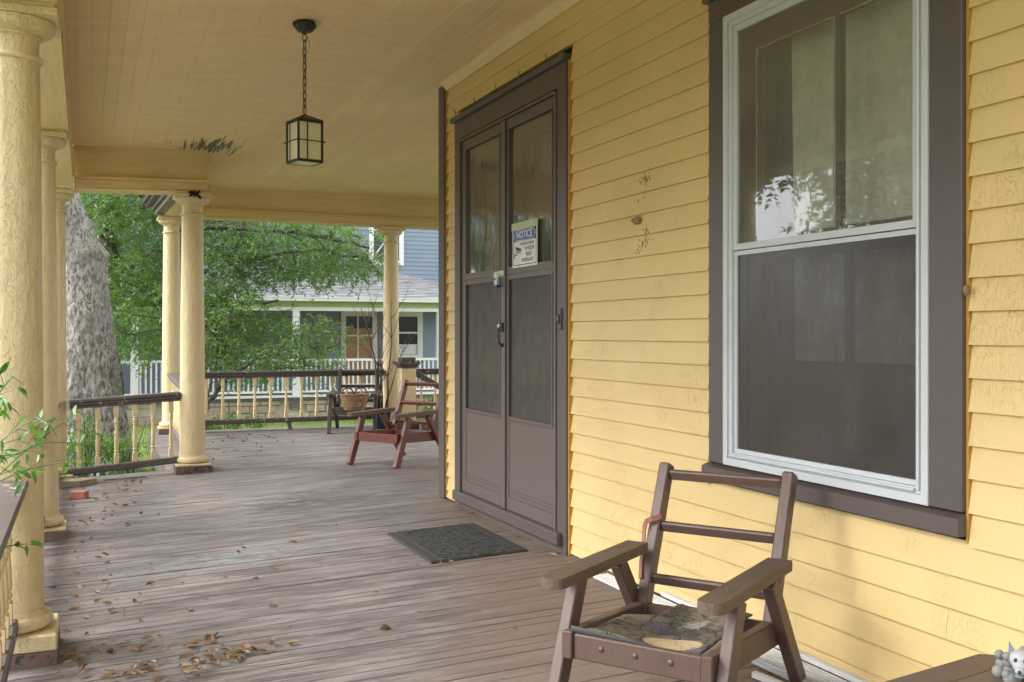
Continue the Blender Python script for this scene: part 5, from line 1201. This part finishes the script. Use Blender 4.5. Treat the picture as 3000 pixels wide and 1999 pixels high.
stems = [((-0.60, 4.05, -0.7), (-0.42, 4.02, 0.70), (-0.16, 3.96, 0.96)), ((-0.60, 4.05, -0.7), (-0.45, 4.0, 0.75), (-0.235, 3.98, 1.10)), ((-0.6, 4.0, -0.7), (-0.40, 3.98, 0.66), (-0.07, 3.94, 0.80)), ((-0.6, 4.0, -0.7), (-0.44, 3.9, 0.68), (-0.12, 3.86, 0.88)),
         ((-0.6, 4.0, -0.7), (-0.46, 3.8, 0.72), (-0.27, 3.72, 0.86)), ((-0.6, 4.1, -0.7), (-0.5, 4.1, 0.80), (-0.28, 4.05, 1.04)), ((-0.55, 3.9, -0.7), (-0.40, 3.80, 0.42), (-0.225, 3.75, 0.555)), ((-0.6, 4.0, -0.7), (-0.42, 4.0, 0.60), (-0.03, 4.0, 0.965))]
for si, (a, b, c) in enumerate(stems):
    a, b, c = Vector(a), Vector(b), Vector(c); pts = [a.lerp(b, t_/5) for t_ in range(5)]+[b.lerp(c, t_/6)+Vector((0, 0, 0.03*math.sin(math.pi*t_/6))) for t_ in range(7)]
    m.tube(pts, [0.004-0.0022*i/11 for i in range(12)], 5)
    for t_ in ((0.35, 0.5, 0.64, 0.76, 0.88, 1.0) if si != 6 else (0.8, 1.0)):
        p = b.lerp(c, t_)+Vector((0, 0, 0.03*math.sin(math.pi*t_))); main = (c-b).normalized()
        br_d = (main*0.6+Vector((rr.gauss(0, .6), rr.gauss(0, .5), rr.gauss(0, .5)))).normalized(); ln = rr.uniform(0.04, 0.09); q = p+br_d*ln; m.tube([p, q], 0.0012, 4)
        for k in range(3 if si != 6 else 4):
            leafobj(q+Vector((rr.gauss(0, .006),)*3), br_d+Vector((rr.gauss(0, .8), rr.gauss(0, .8), rr.gauss(-0.2, .6))), rr.uniform(0.038, 0.068), pl); nleaf += 1
m.build('stem', 'leaf3', pl)

# ================================================================== DRY LEAVES on the floor
dry = []
for v in range(14):
    rr2 = random.Random(100+v); m = MB(); nu, nv = 6, 4; vv = []; cu = rr2.uniform(0.4, 1.6); cw = rr2.uniform(0.5, 2.2)
    for i in range(nu+1):
        t_ = i/nu; w_ = 0.36*math.sin(math.pi*min(1, t_*1.05))**0.8*rr2.uniform(0.8, 1.15)
        for j in range(nv+1):
            s_ = (j/nv-0.5)*2; vv.append((t_-0.5, s_*w_*math.cos(abs(s_)*cw*0.5), 0.03+w_*abs(s_)**1.4*math.sin(cw*0.5)*0.9+0.22*cu*(t_-0.5)**2+rr2.uniform(-0.02, 0.02)))
    z0_ = min(p[2] for p in vv); vv = [(a, b, c-z0_+0.01) for a, b, c in vv]
    fs = [(i*(nv+1)+j, i*(nv+1)+j+1, (i+1)*(nv+1)+j+1, (i+1)*(nv+1)+j) for i in range(nu) for j in range(nv)]
    dry.append(m.add(vv, fs).mesh('dry_leaf', 'dry1' if v % 2 else 'dry2', 'all'))
rr = random.Random(77); LEAVES = []
def sc(n_, cx, cy, sx_, sy_, pile=0.0):
    for _ in range(n_):
        LEAVES.append((rr.gauss(cx, sx_), rr.gauss(cy, sy_), rr.random()*pile))
sc(40, 0.56, 4.36, 0.10, 0.05, 0.03); sc(26, 0.36, 4.24, 0.08, 0.05, 0.03); sc(16, 0.18, 4.33, 0.08, 0.04, 0.02); sc(16, 0.38, 4.60, 0.08, 0.05, 0.02); sc(12, 0.12, 4.75, 0.08, 0.08, 0.01)
sc(28, 0.12, 9.35, 0.25, 0.35, 0.01); sc(16, 0.35, 9.9, 0.14, 0.10, 0.01); sc(34, 0.05, 7.9, 0.22, 0.8); sc(22, 0.0, 5.7, 0.12, 0.6); sc(14, 0.45, 5.4, 0.32, 0.9); sc(10, -0.03, 4.55, 0.03, 0.12, 0.02)
sc(34, 1.75, 12.6, 0.35, 0.6, 0.01); sc(14, 1.5, 11.3, 0.3, 0.3); sc(10, 1.2, 7.0, 0.6, 1.4); sc(8, 2.48, 5.8, 0.03, 0.5); sc(6, 1.85, 5.45, 0.2, 0.02); sc(10, 1.4, 4.6, 0.5, 0.4)
k = 0
for (x, y, dz) in LEAVES:
    if not (-0.38 < x < 2.5 and y < 13.5) or (x < 0.8 and y > 10.1): continue
    if 1.76 < x < 2.38 and 5.45 < y < 6.39: continue
    if x < -0.12 and (abs(y-4.8) < 0.19 or abs(y-7.56) < 0.19): continue
    o = bpy.data.objects.new('dry_leaf', dry[rr.randrange(14)]); C.objects.link(o); s_ = rr.uniform(0.024, 0.062)
    o.location = (x, y, fz(x, y)+0.0015+dz); o.scale = (s_, s_*rr.uniform(0.6, 1.0), s_*rr.uniform(0.7, 1.4)); o.rotation_euler = (rr.gauss(0, 0.25), rr.gauss(0, 0.25), rr.uniform(0, 6.28))
    tag(o, 'curled dry brown leaf lying on the porch floor', 'leaf', 'dry leaves scattered on the porch floor'); k += 1
    if k >= 296: break
rs = np.random.RandomState(55); n = 3400
px = np.concatenate([rs.exponential(0.42, n)-0.3]); py = rs.uniform(3.2, 13.2, n); ok = (px < 2.5) & ~((px < 0.8) & (py > 10.1)) & ~((px > 1.75) & (px < 2.38) & (py > 5.44) & (py < 6.4)); px, py = px[ok], py[ok]
pz = np.array([fz(a, b) for a, b in zip(px, py)])+0.003; n = len(px); a = rs.uniform(0, 6.28, n); L_ = (0.003+0.015*rs.rand(n)**3)[:, None]; d = np.stack([np.cos(a), np.sin(a), 0*a], 1); s_ = np.stack([-np.sin(a), np.cos(a), 0.5+0*a], 1)*0.35
B_ = np.stack([px, py, pz], 1); o = np_mesh('leaf_litter', np.stack([B_-d*L_, B_+s_*L_, B_+d*L_, B_-s_*L_*0.2], 1), 4, 'dry1'); o['label'] = 'tiny crumbs of dry leaf on the porch floor'

# ================================================================== BLUE HOUSE NEXT DOOR
bh = thing('blue_house', 'blue clapboard house with white porch, grey shingle roof and stone foundation', 'house', (4, 24.3, -0.78))
YF, YW = 24.3, 27.0; XL, XR = -3.0, 9.116
def hb_(nm, mat, a, b, par=bh, ch=0.0): m = MB(); m.box(a, b, ch); return m.build(nm, mat, par)
hb_('wall_core', 'dark', (XL, YW+0.03, -0.3), (XR-0.02, YW+0.4, 6.5)); hb_('rear_mass', 'blue', (XL, YW+0.4, -0.78), (XR-0.02, YW+8, 6.5))
hb_('porch_deck', 'deck_grey', (XL, YF-0.08, -0.30), (XR+0.4, YW+0.03, -0.24)); hb_('deck_brick_floor', 'brickred', (XL, YF+0.6, -0.2395), (XR, YW, -0.225))
hb_('deck_edge', 'white', (XL, YF-0.14, -0.235), (XR+0.4, YF+0.14, -0.185), ch=0.004)
hb_('foundation_core', 'stone', (XL, YF+0.03, -0.8), (XR+0.4, YF+0.3, -0.301))
rr = random.Random(5); zrow = [-0.80, -0.60, -0.42, -0.305]
for j in range(3):
    x = 0.6
    while x < 9.4:
        w_ = rr.uniform(0.22, 0.62); z0_, z1_ = zrow[j]+0.008+rr.uniform(-.015, .01), zrow[j+1]-0.006
        if j == 2: z1_ = -0.31
        if any(abs(x+w_/2-vx) < 0.13+w_/2 for vx in (4.57, 1.75)) and j >= 1: x += 0.12; continue
        hb_('stone', 'stone', (x, YF-0.02-rr.uniform(0, 0.03), z0_), (x+w_-0.012, YF+0.04, z1_), ch=0.012); x += w_
for vx in (4.57, 1.75, 8.6):
    f = hb_('vent', 'dark', (vx-0.125, YF-0.012, -0.515), (vx+0.125, YF+0.02, -0.38)); m = MB()
    for i in range(7): m.box((vx-0.115+i*0.036, YF-0.022, -0.512), (vx-0.107+i*0.036, YF-0.013, -0.383))
    for i in range(4): m.box((vx-0.12, YF-0.026, -0.505+i*0.036), (vx+0.12, YF-0.0225, -0.499+i*0.036))
    m.build('vent_grille', 'steel', f)
# railing
rl = hb_('porch_railing', 'white', (XL, YF-0.04, 0.60), (XR+0.3, YF+0.04, 0.66), ch=0.006); hb_('bottom_rail', 'white', (XL, YF-0.03, -0.13), (XR+0.3, YF+0.03, -0.08), rl, 0.004)
x = 0.9
while x < 9.2:
    if not any(abs(x-p) < 0.10 for p in (4.57, 8.13, 1.0)): hb_('baluster', 'white', (x-0.019, YF-0.019, -0.079), (x+0.019, YF+0.019, 0.599), rl)
    x += 0.112
for p_ in (-2.6, 1.0, 4.57, 8.13):
    hb_('porch_post', 'white', (p_-0.08, YF-0.08, -0.184), (p_+0.08, YF+0.08, 1.80), ch=0.008)
hb_('porch_header', 'white', (XL, YF-0.06, 1.80), (XR+0.4, YF+0.08, 1.885)); hb_('soffit_board', 'green', (XL, YF-0.02, 1.887), (XR+0.4, YF+0.06, 2.02)); hb_('porch_ceiling', 'white', (XL, YF+0.08, 1.86), (XR+0.4, YW, 1.885))
hb_('gutter', 'white', (XL, YF-0.30, 2.02), (XR+0.62, YF-0.16, 2.118), ch=0.01); hb_('gutter_lip', 'white', (XL, YF-0.318, 2.092), (XR+0.63, YF-0.301, 2.122)); hb_('eave_soffit', 'green', (XL, YF-0.16, 2.022), (XR+0.6, YF+0.06, 2.04))
# roof with hip at the right end
e0 = Vector((0, YF-0.25, 2.12)); e1 = Vector((0, YW, 3.06)); xh0, xh1 = 9.75, 7.10
rf = MB().add([(XL, e0.y, e0.z-0.02), (xh0, e0.y, e0.z-0.02), (xh1, e1.y, e1.z-0.02), (XL, e1.y, e1.z-0.02), (xh0, YW+1.5, e0.z-0.02)], [(0, 1, 2, 3), (1, 4, 2)]).build('roof', 'shingle', bh)
rr = random.Random(9); nc = 21; SH = []; slope = (e1-e0); sn = Vector((0, -slope.z, slope.y)).normalized(); sL = slope.length; sd_ = slope.normalized(); exps = sL/nc
for c in range(nc):
    x = 0.4-rr.random()*0.3
    while x < 9.8:
        w_ = rr.uniform(0.20, 0.42); t0 = c/nc; xe = xh0+(xh1-xh0)*(t0+0.5/nc)
        if x+w_ > xe: w_ = xe-x
        if w_ > 0.05: SH.append((x, w_, c, rr.uniform(0, 0.006)))
        x += max(w_, 0.05)+0.004
        if x >= xe: break
def shingle(m, x, w_, c, th_):
    p = e0+sd_*(c*exps-0.01); q = e0+sd_*((c+1)*exps+0.01); a = Vector((x, p.y, p.z)); b = Vector((x+w_, p.y, p.z)); cc_ = Vector((x+w_, q.y, q.z)); d_ = Vector((x, q.y, q.z)); up = sn*(0.014+th_)
    m.add([a, b, cc_, d_, a+up, b+up, cc_+sn*0.003, d_+sn*0.003], [(4, 5, 6, 7), (0, 1, 5, 4), (1, 2, 6, 5), (3, 0, 4, 7)])
vis = sorted(SH, key=lambda s: -(s[0] > 4.0)*100+s[2]); first, rest = vis[:298], vis[298:]
for s_ in first: m = MB(); shingle(m, *s_); m.build('shingle', 'shingle', rf)
m = MB()
for s_ in rest: shingle(m, *s_)
m.build('shingle_field', 'shingle', rf, kind='stuff')
# clapboards of the facade
def bclap(x0, x1, zb, ex):
    m = MB(); vs = []
    for xx in (x0, x1): vs += [(xx, YW-0.022, zb), (xx, YW-0.006, zb+ex+0.008), (xx, YW+0.01, zb+ex+0.008), (xx, YW+0.01, zb)]
    m.add(vs, [(0, 3, 2, 1), (4, 5, 6, 7), (0, 1, 5, 4), (1, 2, 6, 5), (2, 3, 7, 6), (3, 0, 4, 7)]).build('clapboard', 'blue', bh)
ops = [(6.25, 7.26, -0.2, 1.86), (7.72, 8.53, 0.5, 1.86), (7.02, 8.0, 3.10, 5.0), (2.2, 3.4, 0.4, 1.86)]
z = -0.22; ex = 0.115
while z < 5.6:
    segs = [(0.0, 9.0)]
    for (a, b, c, d) in ops:
        if z+ex > c+0.02 and z < d-0.02:
            ns = []
            for (p, q) in segs:
                if q <= a or p >= b: ns.append((p, q))
                else:
                    if p < a: ns.append((p, a))
                    if q > b: ns.append((b, q))
            segs = ns
    for (p, q) in segs: bclap(p, q, z, ex)
    z += ex
hb_('corner_board', 'white', (9.0, YW-0.04, -0.2), (9.116, YW+0.1, 5.8), ch=0.004)
def fwin(nm, x0, x1, z0, z1, midz, mx=None, lower='glass_far', fwd=0.09, upper='glass_far', deep=0.0):
    f = MB(); y0_, y1_ = YW-0.05, YW+0.028
    f.box((x0, y0_, z0), (x0+fwd, y1_, z1)); f.box((x1-fwd, y0_, z0), (x1, y1_, z1)); f.box((x0+fwd, y0_+0.001, z0), (x1-fwd, y1_, z0+fwd)); f.box((x0+fwd, y0_+0.001, z1-fwd), (x1-fwd, y1_, z1)); f.box((x0+fwd, y0_+0.02, midz-0.025), (x1-fwd, y1_, midz+0.025))
    if mx: f.box((mx-0.018, y0_+0.018, z0+fwd), (mx+0.018, y1_-0.01, z1-fwd))
    F = f.build(nm, 'white', bh)
    MB().box((x0+fwd, YW-0.012, z0+fwd), (x1-fwd, YW-0.002, midz-0.026)).build('pane', lower, F); MB().box((x0+fwd, YW-0.010, midz+0.026), (x1-fwd, YW, z1-fwd)).build('pane', upper, F); return F
F = fwin('door_frame', 6.265, 7.25, -0.2, 1.855, 1.21, 6.725, 'tan', 0.13)
MB().box((6.40, YW-0.0150, 1.24), (7.12, YW-0.0110, 1.41)).build('tan_board', 'tan', F)
F = fwin('window', 7.72, 8.53, 0.56, 1.855, 1.285, None, 'glass_far', 0.13); MB().box((7.86, YW-0.016, 0.70), (8.38, YW-0.0125, 0.97)).build('window_blind', 'white', F); hb_('side_trim', 'white', (8.38, YW-0.046, 0.56), (8.50, YW-0.0505, 1.85), F)
F = fwin('window', 7.028, 7.992, 3.112, 5.0, 4.05, None, 'glass_far', 0.125); MB().bar((7.22, YW-0.03, 3.42), (7.52, YW-0.03, 3.82), 0.012, 0.03).build('window_crossbar', 'white', F)
fwin('window', 2.2, 3.4, 0.42, 1.84, 1.15, 2.8, 'glass_far', 0.10)
